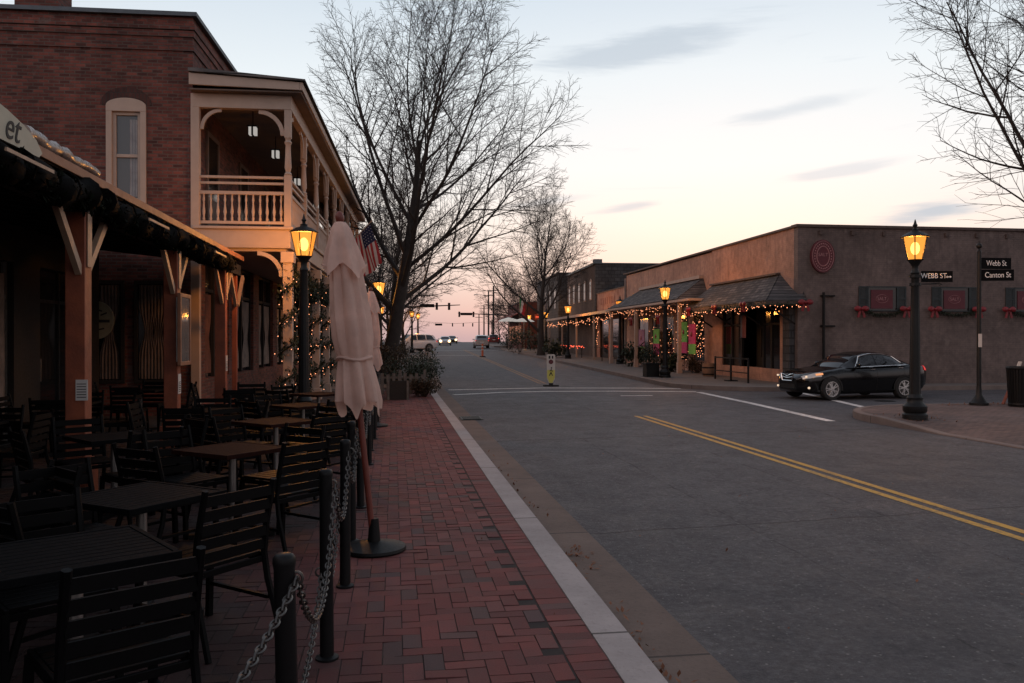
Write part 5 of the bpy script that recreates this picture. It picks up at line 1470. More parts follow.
# shop window panels in pink and green
for i, (y, x, z0, zm, z1, ma, mb_, wd, lab) in enumerate((
        (36.9, 13.75, .95, 1.42, 2.35, M_GREEN, M_PINK, .85, 'tall pink over green panel beside the right white porch post'),
        (39.5, 14.3, .95, 1.5, 2.5, M_PINK, M_GREEN, .85, 'tall green over pink panel behind the right white porch post'),
        (43.9, 14.3, .8, 1.4, 2.2, M_PINK, M_GREEN, 1.0, 'green over pink panel left of the porch lamp'),
        (46.3, 14.2, .8, 1.2, 2.2, M_GREEN, M_MAUVE, 1.1, 'mauve over green panel at the left of the white porch'))):
    t = thing('gift_banner', lab, 'banner', (x, y, 0), 0, 'pink and green panels in the shop windows')
    b = MB(); b.box(-.02, .02, -wd / 2, wd / 2, z0, zm); b.build('lower_cloth', ma, t); b = MB(); b.box(-.02, .02, -wd / 2, wd / 2, zm + .001, z1); b.build('upper_cloth', mb_, t)
    b = MB(); b.ball((-.03, .05, (zm + z1) / 2), (.02, .13, .13), 10, 6); b.build('rosette', M_BOW, t)
    b = MB(); b.tube([(0, 0, 0), (0, 0, z0)], .02, 6); b.box(-.15, .15, -.2, .2, 0, .03); b.build('stand', M_BLACK, t)
# red hanging bow under the porch
for y, lab in ((40.6, 'red hanging ribbon under the white porch, behind the right post'), (45.4, 'red hanging ribbon under the white porch, at its left part')):
    b = MB(); bow(b, 13.3, y, 2.75, .34, (-1, 0)); o = b.build('ribbon_bow', M_BOW, smooth=True); tag(o, lab, 'bow')
# garlands wound round the ground-floor porch posts on the left
for i in range(7):
    y = SP * i; a = -R(1.9); pts = []
    for k in range(60):
        t_ = k / 59; ang = t_ * 2 * PI * 4.5; lx, ly, lz = .17 * math.cos(ang), y + .17 * math.sin(ang), .3 + 2.95 * t_
        pts.append((LB.location.x + lx * math.cos(a) - ly * math.sin(a), LB.location.y + lx * math.sin(a) + ly * math.cos(a), lz))
    light_string('lit green garland wound round the %s porch post from the corner' % ORD[i], pts, 46 if i < 4 else 24, 0, .05, 70 + i, garland=1500, gr=.15, gsize=.11, cat='garland', name='lit_garland', group='garlands wound round the porch posts', scale=.28)
    if i < 6:
        pts = []
        for k in range(13):
            t_ = k / 12; lx, ly = .06, y + SP * t_
            pts.append((LB.location.x + lx * math.cos(a) - ly * math.sin(a), LB.location.y + lx * math.sin(a) + ly * math.cos(a), 3.2 - .45 * math.sin(PI * t_)))
        light_string('green swag hung between the %s and %s porch posts' % (ORD[i], ORD[i + 1]), pts, 10, 0, .05, 90 + i, garland=900, gr=.17, gsize=.13, cat='garland', name='garland_swag', group='garland swags along the lower porch', scale=.28)
# bulbs strung along the patio roof edge

# ================================================================== FLAGS
def flag(label, staff0, staff1, hoist, fly, cols, loc, name='flag', cat='flag', seed=2, droop=.8):
    t = thing(name, label, cat, loc); s0, s1 = Vector(staff0), Vector(staff1)
    b = MB(); b.tube([s0, s1], .016, 8); b.ball(s1, .03, 8, 6); b.build('staff', M_BRACE, t, True)
    ax = (s1 - s0).normalized(); top = s1 - ax * .06
    b = MB(); NU, NV = 26, 13
    def fn(u, v):
        h = top - ax * (hoist * v); out = Vector((.10, -.03, -1)).normalized()
        out = (out * droop + Vector((.25, 0, 0)) * (1 - v) * .6).normalized()
        side = Vector((0, 1, 0)) * (.07 * math.sin(v * 9 + u * 4) * min(1, u * 2)) + Vector((.05 * math.sin(v * 12 + u * 3), 0, 0)) * u
        return h + out * (fly * u) + side
    b.grid(fn, NU, NV); b.m = [cols((k // NV + .5) / NU, (k % NV + .5) / NV, k % NV) for k in range(len(b.f))]
    b.build('flag_cloth', [M_FRED, M_FWHITE, M_NAVY, M_FGREEN], t, True)
    return t
X_, Y_ = at(362, 26.5)
fl = flag('striped american flag drooping from an angled staff on the porch', (-.55, 0, -.75), (.62, -.1, .52), .80, 1.35,
     lambda u, v, j: 2 if (u < .42 and v < .54) else (0 if j % 2 == 0 else 1), (X_ - .32, Y_, 4.90))
b = MB(); g = random.Random(3)
ax_ = (Vector((.62, -.1, .52)) - Vector((-.55, 0, -.75))).normalized(); top_ = Vector((.62, -.1, .52)) - ax_ * .06
for i in range(5):
    for j in range(5):
        v_ = .05 + .1 * i; u_ = .05 + .075 * j
        h_ = top_ - ax_ * (.8 * v_); out = Vector((.10, -.03, -1)).normalized(); out = (out * .8 + Vector((.25, 0, 0)) * (1 - v_) * .6).normalized()
        p_ = h_ + out * (1.35 * u_) + Vector((0, 1, 0)) * (.07 * math.sin(v_ * 9 + u_ * 4) * min(1, u_ * 2)) + Vector((.05 * math.sin(v_ * 12 + u_ * 3), 0, 0)) * u_
        b.ball((p_.x, p_.y - .006, p_.z), .016, 5, 4)
b.build('stars', M_FWHITE, fl)
X_, Y_ = at(519, 88)
fp = flag('green white and red flag on a tall staff on the far right sidewalk', (0, 0, -5.6), (0.05, 0, .6), 1.4, 1.9, lambda u, v, j: 3 if u < .33 else (1 if u < .66 else 0), (X_, Y_, gz(Y_) + 5.55), droop=.55)

# ================================================================== SIGNALS, POLES
def signal(mb, gl, x, y, z, s=1.0):
    mb.box(x - .17 * s, x + .17 * s, y - .12, y + .12, z - .52 * s, z + .52 * s)
    for k in (-1, 0, 1): mb.lathe([(.12 * s, 0), (.12 * s, .18)], (0, 0, 0), 10, 0)  # visors, moved below
    n = 3 * 20
    for q in range(n):
        i = len(mb.v) - n + q; k = q // 20 - 1
        vx, vy, vz = mb.v[i]; mb.v[i] = (x + vx, y - .12 - vz, z + vy + k * .33 * s)
def mast(label, pole, arm_to, z, sigs, board):
    t = thing('signal_mast', label, 'traffic signal', (pole[0], pole[1], gz(pole[1])))
    b = MB(); b.tube([(0, 0, -.1), (0, 0, z + .3)], [.16, .12], 10); b.build('pole', M_BLACK, t, True)
    dx_, dy_ = arm_to[0] - pole[0], arm_to[1] - pole[1]
    b = MB(); b.tube([(0, 0, z - .5), (dx_ * .1, dy_ * .1, z - .1), (dx_, dy_, z + .25)], [.13, .11, .05], 8); b.build('arm', M_BLACK, t, True)
    for f in sigs:
        sb_ = MB(); signal(sb_, None, dx_ * f, dy_ * f - .15, z + .05, .85); so_ = sb_.build('signal_head', M_BLACK, t)
        rb = MB(); rb.ball((dx_ * f, dy_ * f - .3, z + .33), (.10, .03, .10), 8, 6); rb.build('red_light', E_SIGRED, so_)
    b = MB(); f0, f1 = board; b.box(min(dx_ * f0, dx_ * f1), max(dx_ * f0, dx_ * f1), dy_ * .5 - .32, dy_ * .5 - .28, z - .10, z + .32); b.build('name_board', M_SIGNBLK, t)
X0, Yp = at(398, 101); X1, Y1_ = at(460, 103)
mast('traffic signal arm reaching from the left over the street', (X0, Yp), (X1, Y1_), 5.05, (.62, .82), (.35, .58))
X0, Yp = at(519, 137); X1, Y1_ = at(458, 135)
mast('traffic signal arm reaching from the right farther away', (X0, Yp), (X1, Y1_), 4.75, (.75, .98), (.77, .96))
sw = thing('signal_span', 'far span wire carrying small signals across the street', 'traffic signal', (*at(455, 200), 0))
b = MB(); b.tube([(-9, 0, 5.9), (0, 0, 5.4), (9, 0, 5.9)], .03, 5); b.build('wire', M_BLACK, sw)
b = MB(); b.box(-4.8, -3.1, -.05, .05, 4.9, 5.4); b.build('name_board', M_SIGNBLK, sw)
for x_ in (-.6, 2.0, 4.3):
    b = MB(); signal(b, None, x_, 0, 5.1, .8); b.build('signal_head', M_BLACK, sw)
for x_ in (-9, 9):
    b = MB(); b.tube([(x_, 0, -2), (x_, 0, 6.3)], .13, 8); b.build('pole', M_BARK, sw)
for px_, d, hh, lab in ((493.5, 150, 10.3, 'tallest wooden utility pole far down the right side'), (488.5, 175, 10.6, 'utility pole with a street light arm left of the tallest pole'), (484, 205, 9.5, 'smaller utility pole nearest the crest of the street'), (479, 240, 9, 'farthest and faintest utility pole')):
    X_, Y_ = at(px_, d); t = thing('utility_pole', lab, 'utility pole', (X_, Y_, gz(Y_)), 0, 'utility poles down the right side')
    b = MB(); b.tube([(0, 0, -2), (0, 0, hh)], [.2, .14], 8); b.build('pole', M_BARK, t); b = MB(); b.box(-1.1, 1.1, -.06, .06, hh - .9, hh - .75); b.build('crossarm', M_BARK, t)
    if d == 175:
        b = MB(); b.tube([(0, 0, 9.4), (-1.5, -.2, 9.9), (-2.4, -.3, 9.9)], .05, 6); b.box(-3.1, -2.3, -.5, -.1, 9.82, 9.98); b.build('light_arm', M_STEEL, t)

# ================================================================== IN-STREET SIGNS
X_, Y_ = 5.93, 31.0
ys = thing('crossing_sign', 'narrow white and yellow in street crossing sign on the crosswalk', 'sign', (X_, Y_, -.15), -.12)
b = MB(); b.prism([(-.15, .28), (-.06, .10), (.06, .10), (.15, .28), (.165, 1.16), (.13, 1.22), (-.13, 1.22), (-.165, 1.16)], -.012, .012, fn=lambda a, c, y: (a, y, c)); pn = b.build('panel', M_WSIGN, ys)
b = MB(); b.prism([(-.15, .34), (-.055, .13), (.055, .13), (.15, .34), (.145, .62), (-.145, .62)], -.0155, -.0125, fn=lambda a, c, y: (a, y, c)); b.build('yellow_field', M_YSIGN, pn)
b = MB(); b.prism([(.095 * math.cos(R(45 * q + 22.5)), .93 + .095 * math.sin(R(45 * q + 22.5))) for q in range(8)], -.016, -.0125, fn=lambda a, c, y: (a, y, c)); b.build('red_octagon', M_SIGNRED, pn)
b = MB(); b.ball((.02, -.016, .70), (.028, .004, .03), 8, 6); b.bar((.015, -.016, .67), (.0, -.016, .52), .006, .06); b.bar((.0, -.016, .53), (.06, -.016, .40), .006, .035); b.bar((0, -.016, .53), (-.06, -.016, .40), .006, .035); b.bar((.01, -.016, .64), (.07, -.016, .56), .006, .025); b.bar((.01, -.016, .64), (-.05, -.016, .57), .006, .025); b.box(-.09, -.02, -.0155, -.0125, 1.05, 1.16); b.box(.03, .09, -.0155, -.0125, 1.05, 1.16); b.build('symbol', M_INK, pn)
b = MB(); b.box(-.30, .30, -.15, .15, 0, .05); b.box(-.08, .08, -.05, .05, .05, .12); b.build('base', M_RUBBER, ys, bevel=.01)
X_, Y_ = 7.05, 68
dl = thing('delineator', 'orange striped delineator post on the far centre line', 'delineator', (X_ + .2, Y_, gz(Y_) - .15))
b = MB(); b.lathe([(.25, 0), (.25, .06), (.1, .08)], n=12); b.build('base', M_RUBBER, dl)
b = MB(); b.lathe([(.09, .07), (.08, 1.05), (.05, 1.1)], n=12); b.build('post', M_ORANGE, dl, True)
b = MB()
for z in (.55, .82): b.lathe([(.092, z), (.09, z + .1)], n=12)
b.build('white_band', M_WSIGN, dl)

# ================================================================== RIGHT SIDEWALK BITS
rl = thing('sidewalk_rail', 'black rail with a square sign post before the corner shop', 'railing', (13.1, 29.3, 0))
b = MB()
for y in (0, 1.6, 3.2): b.box(-.03, .03, y - .03, y + .03, 0, .95)
b.box(-.025, .025, .03, 3.17, .88, .93); b.box(-.025, .025, .03, 3.17, .35, .39); b.build('rails', M_BLACK, rl); b = MB(); b.box(-.2, .2, 1.4, 1.8, 0, .04); b.build('foot', M_BLACK, rl)
X_, Y_ = at(709, 36.0)
b = MB(); b.lathe([(.24, 0), (.29, .2), (.30, .4), (.27, .6), (.25, .6), (.24, .5), (.001, .5)], n=20)
o = b.build('barrel_planter', M_TERRA, loc=(X_, Y_, 0), smooth=True); tag(o, 'tan half barrel planter beside the right white porch post', 'planter')
b = MB(); b.lathe([(.305, .38), (.302, .44)], n=20); b.lathe([(.285, .1), (.292, .15)], n=20); b.build('hoop', M_BLACK, o)
hd = thing('doorway_banner', 'dull red and blue pennant hanging over the corner shop door', 'banner', (13.9, 31.6, 2.6))
b = MB(); b.grid(lambda u, v: (.03 * math.sin(u * 8), -.3 + .6 * u, -.9 * v), 10, 8); b.m = [0 if k // 8 < 5 else 1 for k in range(len(b.f))]; b.build('cloth', [mat('dull_red', (.10, .02, .025), .8), mat('dull_blue', (.03, .035, .07), .8)], hd)
b = MB(); b.tube([(0, -.35, .01), (0, .35, .01)], .015, 6); b.tube([(0, 0, .01), (.55, 0, .3)], .012, 6); b.build('rod', M_BLACK, hd)
# white open umbrellas far on the right
for i, (px_, d, lab) in enumerate(((509, 84, 'white open market umbrella left of the tricolour flag'), (524, 86, 'white open market umbrella beside the rounded tree trunk'))):
    X_, Y_ = at(px_, d); t = thing('market_umbrella', lab, 'umbrella', (X_, Y_, gz(Y_)), 0, 'white open umbrellas on the far sidewalk')
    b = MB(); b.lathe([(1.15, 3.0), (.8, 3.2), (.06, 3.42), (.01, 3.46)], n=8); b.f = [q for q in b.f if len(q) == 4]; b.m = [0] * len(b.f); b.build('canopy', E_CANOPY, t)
    b = MB(); b.tube([(0, 0, 0), (0, 0, 3.4)], .04, 8); b.lathe([(.4, 0), (.4, .06), (.05, .1)], n=12); b.build('pole', M_STEEL, t)
ns = thing('lit_sign', 'red glowing sign board on the rust red shop', 'sign', (*at(541, 93), gz(93)))
b = MB(); b.box(-.7, .7, -.05, .05, 3.35, 3.9); b.build('board', M_SIGNRED, ns); b = MB(); b.box(-.6, .6, -.07, -.051, 3.55, 3.66); b.build('neon', E_RED, ns); b = MB(); b.tube([(0, 0, 0), (0, 0, 3.36)], .05, 6); b.build('post', M_BLACK, ns)

for i in range(4):
    y0, y1 = POSTS[i] + .1, POSTS[i + 1] - .1
    light_string('dark ragged greenery along the patio roof edge ' + ['nearest the camera', 'before the first visible brown post', 'between the first and second visible posts', 'beyond the second visible post'][i],
                 [(-3.14, y0 + (y1 - y0) * k / 8, 3.09 - .04 * (k % 2)) for k in range(9)], 0, seed=120 + i, garland=1500, gr=.15, gsize=.08, gm=M_DKGARL, cat='garland', name='edge_garland', group='dark greenery along the patio roof edge')
# ================================================================== CARS
def lerp_tab(tab, s):
    for i in range(len(tab) - 1):
        a, b_ = tab[i], tab[i + 1]
        if s <= b_[0]:
            t = (s - a[0]) / max(1e-6, b_[0] - a[0]); t = max(0, min(1, t)); t = t * t * (3 - 2 * t) * .5 + t * .5
            return a[1] + (b_[1] - a[1]) * t
    return tab[-1][1]
def make_car(name, label, cat, loc, rotz, L, paint, body_top, half_w, bottom, roof, roof_w, cab, base_w, wheels, wr, wins, screen, rear, lit_front=False, lit_tail=M_LENS, head=M_LENS, chrome=False, plate=None):
    """nose at +x. tables are (s, value) with s from the nose (0) to the tail (1)."""
    t = thing(name, label, cat, loc, rotz)
    X = lambda s: L / 2 - s * L
    NS = 44
    # ---- lower body
    def sec(s):
        zb, zt, w_ = lerp_tab(bottom, s), lerp_tab(body_top, s), lerp_tab(half_w, s)
        h = zt - zb
        pts = [(0, zb), (w_ * .86, zb), (w_ * .955, zb + h * .10), (w_ * .975, zb + h * .30), (w_ * .998, zb + h * .52), (w_, zb + h * .68), (w_ * .985, zb + h * .80), (w_ * .955, zb + h * .92), (w_ * .88, zt - h * .01), (w_ * .5, zt + .012), (0, zt + .018)]
        return pts
    b = MB(); rows = []
    for i in range(NS + 1):
        s = i / NS; p = sec(s)
        full = [(-y, z) for y, z in p[::-1]][:-1] + p
        rows.append([(X(s), y, z) for y, z in full])
    k = len(rows[0]); vs = [q for r in rows for q in r]
    fs = [(i * k + j, i * k + j + 1, (i + 1) * k + j + 1, (i + 1) * k + j) for i in range(NS) for j in range(k - 1)]
    fs += [tuple(range(k)), tuple(range((NS + 1) * k - 1, NS * k - 1, -1))]
    b.add(vs, fs); body = b.build('body', paint, t, True)
    def side_pt(s, q, sgn, off=0):
        p = sec(s); f = q * (len(p) - 1); i = min(int(f), len(p) - 2); f -= i
        y = p[i][0] + (p[i + 1][0] - p[i][0]) * f; z = p[i][1] + (p[i + 1][1] - p[i][1]) * f
        return Vector((X(s) + (off if s < .15 else (-off if s > .85 else 0)) * .8, sgn * (y + off), z))
    # ---- cabin
    c0, c1 = cab
    def rz(s): return lerp_tab(roof, s)
    def rw(s): return lerp_tab(roof_w, s)
    def bz(s): return lerp_tab(body_top, s) - .01
    def bw(s): return lerp_tab(base_w, s)
    def S_(s, h, sgn, off=0):
        zr = max(rz(s) - .05, bz(s) + .0); hh = h
        y = bw(s) + (rw(s) - bw(s)) * hh ** 1.25; z = bz(s) + (zr - bz(s)) * hh
        return Vector((X(s), sgn * (y + off), z + off * .25))
    def T_(s, v, off=0):
        zr = max(rz(s), bz(s)); return Vector((X(s), v * rw(s), zr - .05 * abs(v) ** 3 + off))
    b = MB(); NC = 30; rows = []
    for i in range(NC + 1):
        s = c0 + (c1 - c0) * i / NC; r = []
        for h in (0, .33, .66, .9, 1.0): r.append(S_(s, h, -1))
        for v in (-.9, -.6, -.2, .2, .6, .9): r.append(T_(s, v))
        for h in (1.0, .9, .66, .33, 0): r.append(S_(s, h, 1))
        rows.append(r)
    k = len(rows[0]); b.add([q for r in rows for q in r], [(i * k + j, (i + 1) * k + j, (i + 1) * k + j + 1, i * k + j + 1) for i in range(NC) for j in range(k - 1)])
    b.build('cabin', paint, t, True)
    def patch(fn, name_, m, par, nu=10, nv=3):
        b = MB(); b.grid(lambda u, v: tuple(fn(u, v)), nu, nv); return b.build(name_, m, par, True)
    patch(lambda u, v: T_(screen[0] + (screen[1] - screen[0]) * u, -.9 + 1.8 * v, .008), 'windscreen', M_CARGLASS, t, 8, 6)
    patch(lambda u, v: T_(rear[0] + (rear[1] - rear[0]) * u, -.86 + 1.72 * v, .008), 'rear_window', M_CARGLASS, t, 8, 6)
    for sgn in (-1, 1):
        outline = []
        for (sa0, sa1, sb0, sb1) in wins:          # bottom s-range, top s-range
            def wf(u, v): 
                s = (sa0 + (sa1 - sa0) * u) * (1 - v) + (sb0 + (sb1 - sb0) * u) * v
                return S_(s, .10 + .80 * v, sgn, .007)
            patch(wf, 'side_window', M_CARGLASS, t, 10, 5)
        if chrome:
            a, z_ = wins[0], wins[-1]
            path = [S_(a[0] + (z_[1] - a[0]) * q / 10, .06, sgn, .018) for q in range(11)] + [S_(z_[1] + (z_[3] - z_[1]) * q / 4, .10 + .83 * q / 4, sgn, .018) for q in range(1, 5)] + [S_(z_[3] + (a[2] - z_[3]) * q / 10, .95, sgn, .018) for q in range(1, 11)] + [S_(a[2] + (a[0] - a[2]) * q / 5, .93 - .86 * q / 5, sgn, .018) for q in range(1, 5)]
            b = MB(); b.tube(path, .016, 5, closed=True); b.build('window_trim', M_CHROME, t, True)
        ms = wins[0][0]; p = S_(ms + .02, .02, sgn, .10)
        b = MB(); b.ball((p.x, p.y, p.z + .06), (.07, .11, .07), 10, 6); b.build('mirror', paint, t, True)
        # lamps
        patch(lambda u, v: side_pt(.018 + .105 * u, .62 + .20 * v - .03 * u, sgn, .014), 'headlight', head, body, 8, 4)
        patch(lambda u, v: side_pt(.955 + .04 * u, .60 + .22 * v, sgn, .014), 'taillight', lit_tail, body, 6, 4)
        if lit_front:
            patch(lambda u, v: side_pt(.085 + .05 * u, .66 + .09 * v, sgn, .022), 'turn_lamp', E_TURN, body, 6, 2)
            p = side_pt(.045, .30, sgn, .02); b = MB(); b.ball(p, (.03, .05, .035), 8, 6); b.build('fog_lamp', E_FOG, body, True)
            p = side_pt(.035, .70, sgn, .03); b = MB(); b.ball(p, (.02, .05, .03), 8, 6); b.build('running_lamp', E_FOG, body, True)
        # doors: shut lines and handles
        for s in (wins[0][0] + .0, (wins[0][1] + wins[-1][0]) / 2, wins[-1][1] - .02):
            b = MB(); b.tube([side_pt(s, .20 + .6 * q / 8, sgn, .0015) for q in range(9)], .0035, 4); b.build('door_seam', M_RUBBER, body)
        for s in ((wins[0][1] - .025), wins[-1][1] - .05):
            p = side_pt(s, .70, sgn, .01); b = MB(); b.bar(p + Vector((-.08, 0, 0)), p + Vector((.08, 0, 0)), .025, .025); b.build('door_handle', M_CHROME if chrome else paint, body)
        for s in wheels:
            y = sgn * (lerp_tab(half_w, s) + .004)
            cx = X(s)
            b = MB()                               # dark arch ring standing just off the flank
            for q in range(14):
                a0, a1 = R(-8 + 196 * q / 14), R(-8 + 196 * (q + 1) / 14)
                b.add([(cx + rr * math.cos(a), y + sgn * .006, wr + rr * math.sin(a)) for rr, a in ((wr + .01, a0), (wr + .06, a0), (wr + .06, a1), (wr + .01, a1))], [(0, 1, 2, 3) if sgn < 0 else (3, 2, 1, 0)])
            b.build('wheel_arch', M_RUBBER, body)
            b = MB(); tw = .2
            b.lathe([(wr * .62, -tw), (wr * .93, -tw), (wr, -tw + .03), (wr, -.02), (wr * .95, .005), (wr * .70, .012), (wr * .66, .0)], n=28)
            b.xf(lambda x, yy, z: (x, z * 1.0, yy)); b.xf(lambda x, yy, z: (cx + x, y + sgn * (yy + .012), wr + z))
            wl = b.build('wheel', M_TYRE, t, True)
            b = MB(); b.lathe([(wr * .69, .0), (wr * .69, .016), (wr * .62, .016), (wr * .60, -.03), (.001, -.03)], n=28)
            for q in range(10):
                a = 2 * PI * (q // 2) / 5 + (.18 if q % 2 else -.18)
                b.bar((wr * .12 * math.cos(a * 1), wr * .12 * math.sin(a), .008), (wr * .64 * math.cos(a), wr * .64 * math.sin(a), .004), wr * .10, .02)
            b.lathe([(wr * .16, -.02), (wr * .15, .02), (.001, .022)], n=12)
            b.xf(lambda x, yy, z: (cx + x, y + sgn * (z + .012), wr + yy)); b.build('rim', M_RIM, wl, True)
    # grille, bumper, plates
    if chrome:
        g0 = MB()
        zt, zb = lerp_tab(body_top, 0), lerp_tab(bottom, 0); hw_ = lerp_tab(half_w, 0)
        g0.box(L / 2 - .005, L / 2 + .02, -hw_ * .62, hw_ * .62, zb + .30, zb + .46); gr = g0.build('grille', M_BLACK, body)
        b = MB(); b.tube([(L / 2 + .022, y, z) for y, z in ((-hw_ * .7, zb + .49), (-hw_ * .3, zb + .455), (0, zb + .40), (hw_ * .3, zb + .455), (hw_ * .7, zb + .49), (hw_ * .55, zb + .28), (-hw_ * .55, zb + .28))], .022, 6, closed=True); b.tube([(L / 2 + .022, -hw_ * .65, zb + .40), (L / 2 + .026, 0, zb + .36), (L / 2 + .022, hw_ * .65, zb + .40)], .016, 6); b.build('grille_trim', M_CHROME, gr, True)
        b = MB(); b.box(L / 2 - .02, L / 2 + .012, -hw_ * .8, hw_ * .8, zb + .06, zb + .18); b.build('lower_intake', M_RUBBER, body)
    b = MB(); zt = lerp_tab(body_top, 1); zb = lerp_tab(bottom, 1); b.box(-L / 2 - .012, -L / 2 + .01, -.26, .26, zb + .30, zb + .42); b.build('licence_plate', M_PAPER, body)
    return t
SEDAN = dict(L=4.45, body_top=[(0, .62), (.03, .73), (.10, .82), (.22, .90), (.30, .95), (.50, .96), (.75, 1.0), (.90, 1.03), (.975, 1.0), (1, .93)],
    half_w=[(0, .42), (.018, .62), (.05, .77), (.10, .87), (.18, .915), (.5, .92), (.85, .90), (.95, .83), (1, .70)],
    bottom=[(0, .28), (.05, .20), (.15, .17), (.85, .18), (.95, .25), (1, .36)],
    roof=[(.27, .93), (.36, 1.15), (.44, 1.34), (.53, 1.42), (.62, 1.42), (.72, 1.34), (.82, 1.17), (.90, 1.03)],
    roof_w=[(.27, .70), (.44, .60), (.6, .60), (.8, .58), (.9, .60)], cab=(.27, .905),
    base_w=[(.27, .76), (.35, .86), (.7, .86), (.85, .80), (.905, .70)], wheels=(.19, .775), wr=.33,
    wins=[(.375, .545, .445, .545), (.56, .80, .56, .72)], screen=(.285, .435), rear=(.72, .885))
SUV = dict(L=4.7, body_top=[(0, .80), (.04, .92), (.15, 1.0), (.25, 1.05), (.5, 1.05), (.8, 1.08), (.97, 1.08), (1, 1.0)],
    half_w=[(0, .66), (.04, .80), (.12, .90), (.5, .93), (.9, .92), (.97, .88), (1, .80)],
    bottom=[(0, .36), (.1, .26), (.9, .28), (1, .40)],
    roof=[(.24, 1.03), (.34, 1.40), (.42, 1.64), (.55, 1.70), (.80, 1.68), (.92, 1.58), (.985, 1.12)],
    roof_w=[(.24, .76), (.42, .68), (.8, .68), (.985, .70)], cab=(.24, .99), base_w=[(.24, .80), (.35, .88), (.85, .88), (.99, .82)],
    wheels=(.18, .79), wr=.37, wins=[(.36, .52, .42, .52), (.535, .72, .535, .72), (.735, .93, .735, .86)], screen=(.255, .41), rear=(.91, .98))
# black sedan waiting on the side street
make_car('parked_car', 'glossy black sedan on the side street beside the tan brick wall', 'car', (13.93, 23.75, -.15), PI + .15, paint=M_CARBLACK, lit_front=True, lit_tail=E_TAILDIM, chrome=True, **SEDAN)
X_, Y_ = at(415, 78)
make_car('parked_car', 'white estate car parked at the far left beyond the bushes', 'car', (X_ - .3, Y_, gz(Y_) + .05), PI + .45, paint=M_CARWHITE, lit_tail=E_TAILDIM, **SUV)
X_, Y_ = at(481, 106)
make_car('driving_car', 'silver car driving away in the right lane', 'car', (X_, Y_, gz(Y_) - .15), PI / 2 - .05, paint=M_CARSILVER, lit_tail=E_TAILDIM, **SUV)
X_, Y_ = at(493.5, 140)
make_car('driving_car', 'car with glowing red tail lights beyond the silver car', 'car', (X_, Y_, gz(Y_) - .15), PI / 2 - .1, paint=M_CARRED, lit_tail=E_TAIL, **SUV)
X_, Y_ = at(445, 128)
OC = make_car('driving_car', 'oncoming car with dazzling headlights far down the street', 'car', (X_, Y_, gz(Y_) - .15), -PI / 2 - .06, paint=M_CARSILVER, head=E_HEAD, **SEDAN)
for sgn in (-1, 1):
    b = MB(); b.ball((2.22, sgn * .66, .66), (.08, .22, .20), 10, 8); b.build('headlight', E_HEAD, OC, True)  # oversized glowing balls added over the lamps to stand for glare
X_, Y_ = at(433, 90)
make_car('parked_car', 'dark red car half hidden behind the white estate car', 'car', (X_ - 1.2, Y_ + 1, gz(Y_)), PI / 2, paint=M_CARRED, lit_tail=E_TAILDIM, **SEDAN)

OC2 = make_car('driving_car', 'second oncoming car with headlights, behind the dazzling one', 'car', (*at(452, 150), gz(148) - .15), -PI / 2 - .06, paint=M_CARBLACK, head=E_HEAD, **SEDAN)
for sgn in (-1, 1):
    b = MB(); b.ball((2.22, sgn * .66, .66), (.08, .20, .18), 10, 8); b.build('headlight', E_HEAD, OC2, True)  # glare balls added over this car's lamps too
make_car('driving_car', 'farthest car with red tail lights near the crest', 'car', (*at(485, 165), gz(163) - .15), PI / 2 - .05, paint=M_CARBLACK, lit_tail=E_TAIL, **SEDAN)

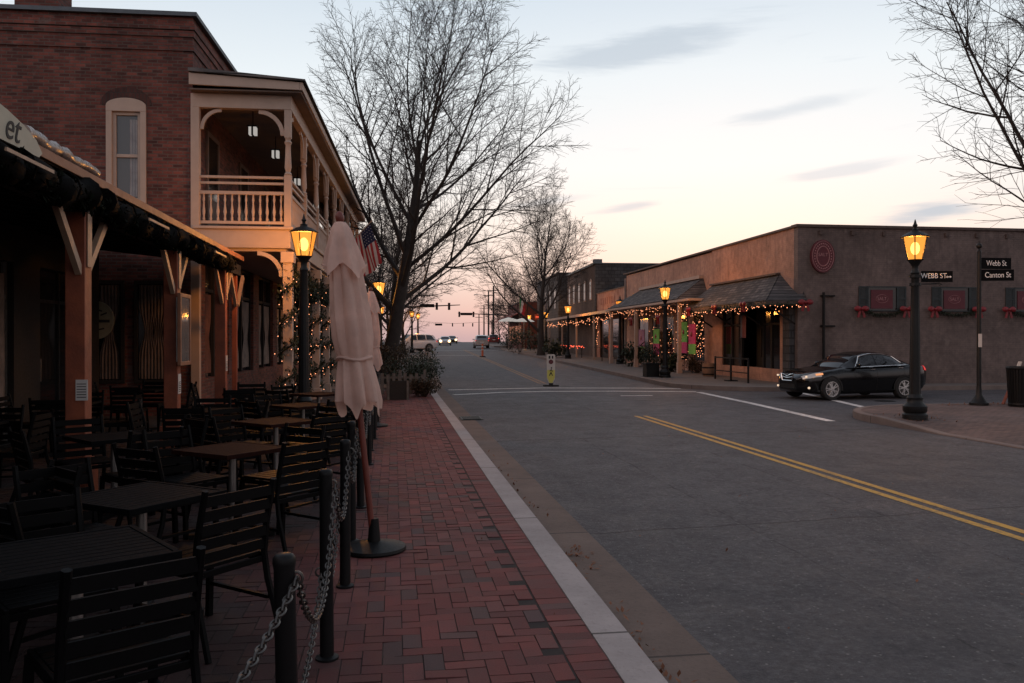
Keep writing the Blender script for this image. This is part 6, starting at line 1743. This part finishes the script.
# ================================================================== PEDESTRIAN
def pedestrian(loc, rotz):
    me = bpy.data.meshes.new('person')
    J = {'pel': (0, 0, .95), 'wai': (0, .01, 1.12), 'che': (0, .01, 1.34), 'nec': (0, .02, 1.50), 'hea': (0, .04, 1.60), 'top': (0, .04, 1.72),
         'ls': (-.18, .01, 1.42), 'le': (-.24, -.06, 1.15), 'lw': (-.24, .04, .92), 'lh': (-.235, .08, .82), 'rs': (.18, .01, 1.42), 're': (.24, .05, 1.15), 'rw': (.23, .18, .95), 'rh': (.225, .23, .87),
         'lh1': (-.09, .0, .90), 'lk': (-.10, .12, .50), 'la': (-.10, .02, .09), 'lt': (-.10, .18, .04), 'rh1': (.09, 0, .90), 'rk': (.10, -.02, .49), 'ra': (.10, -.22, .11), 'rt': (.10, -.08, .04)}
    rad = {'pel': .14, 'wai': .125, 'che': .15, 'nec': .055, 'hea': .085, 'top': .07, 'ls': .06, 'le': .042, 'lw': .032, 'lh': .028, 'rs': .06, 're': .042, 'rw': .032, 'rh': .028,
           'lh1': .09, 'lk': .06, 'la': .042, 'lt': .035, 'rh1': .09, 'rk': .06, 'ra': .042, 'rt': .035}
    E = [('pel', 'wai'), ('wai', 'che'), ('che', 'nec'), ('nec', 'hea'), ('hea', 'top'), ('che', 'ls'), ('ls', 'le'), ('le', 'lw'), ('lw', 'lh'), ('che', 'rs'), ('rs', 're'), ('re', 'rw'), ('rw', 'rh'),
         ('pel', 'lh1'), ('lh1', 'lk'), ('lk', 'la'), ('la', 'lt'), ('pel', 'rh1'), ('rh1', 'rk'), ('rk', 'ra'), ('ra', 'rt')]
    ks = list(J); me.from_pydata([J[k] for k in ks], [(ks.index(a), ks.index(b_)) for a, b_ in E], [])
    o = bpy.data.objects.new('person_body', me); COL.objects.link(o)
    sk = o.modifiers.new('skin', 'SKIN'); o.modifiers.new('sub', 'SUBSURF').levels = 1
    for i, k in enumerate(ks):
        me.skin_vertices[0].data[i].radius = (rad[k], rad[k] * .85); me.skin_vertices[0].data[i].use_root = (k == 'pel')
    dg = bpy.context.evaluated_depsgraph_get(); ev = o.evaluated_get(dg); m2 = bpy.data.meshes.new_from_object(ev)
    bpy.data.objects.remove(o)
    for m in (M_SKIN, M_SHIRT, M_TROUSER): m2.materials.append(m)
    for p in m2.polygons:
        c = p.center; p.use_smooth = True
        p.material_index = 0 if (c.z > 1.50 or (abs(c.x) > .19 and c.z < 1.0 and c.z > .78)) else (1 if c.z > .93 else 2)
    ob = bpy.data.objects.new('person', m2); COL.objects.link(ob); ob.location = loc; ob.rotation_euler = (0, 0, rotz)
    tag(ob, 'person in a white top and dark trousers walking on the far right sidewalk', 'person')
    b = MB(); b.ball((0, .02, 1.66), (.098, .112, .115), 12, 8); b.build('hair', M_HAIR, ob, True)
X_, Y_ = at(507, 102)
pedestrian((X_, Y_, gz(Y_) - .15), 2.6)
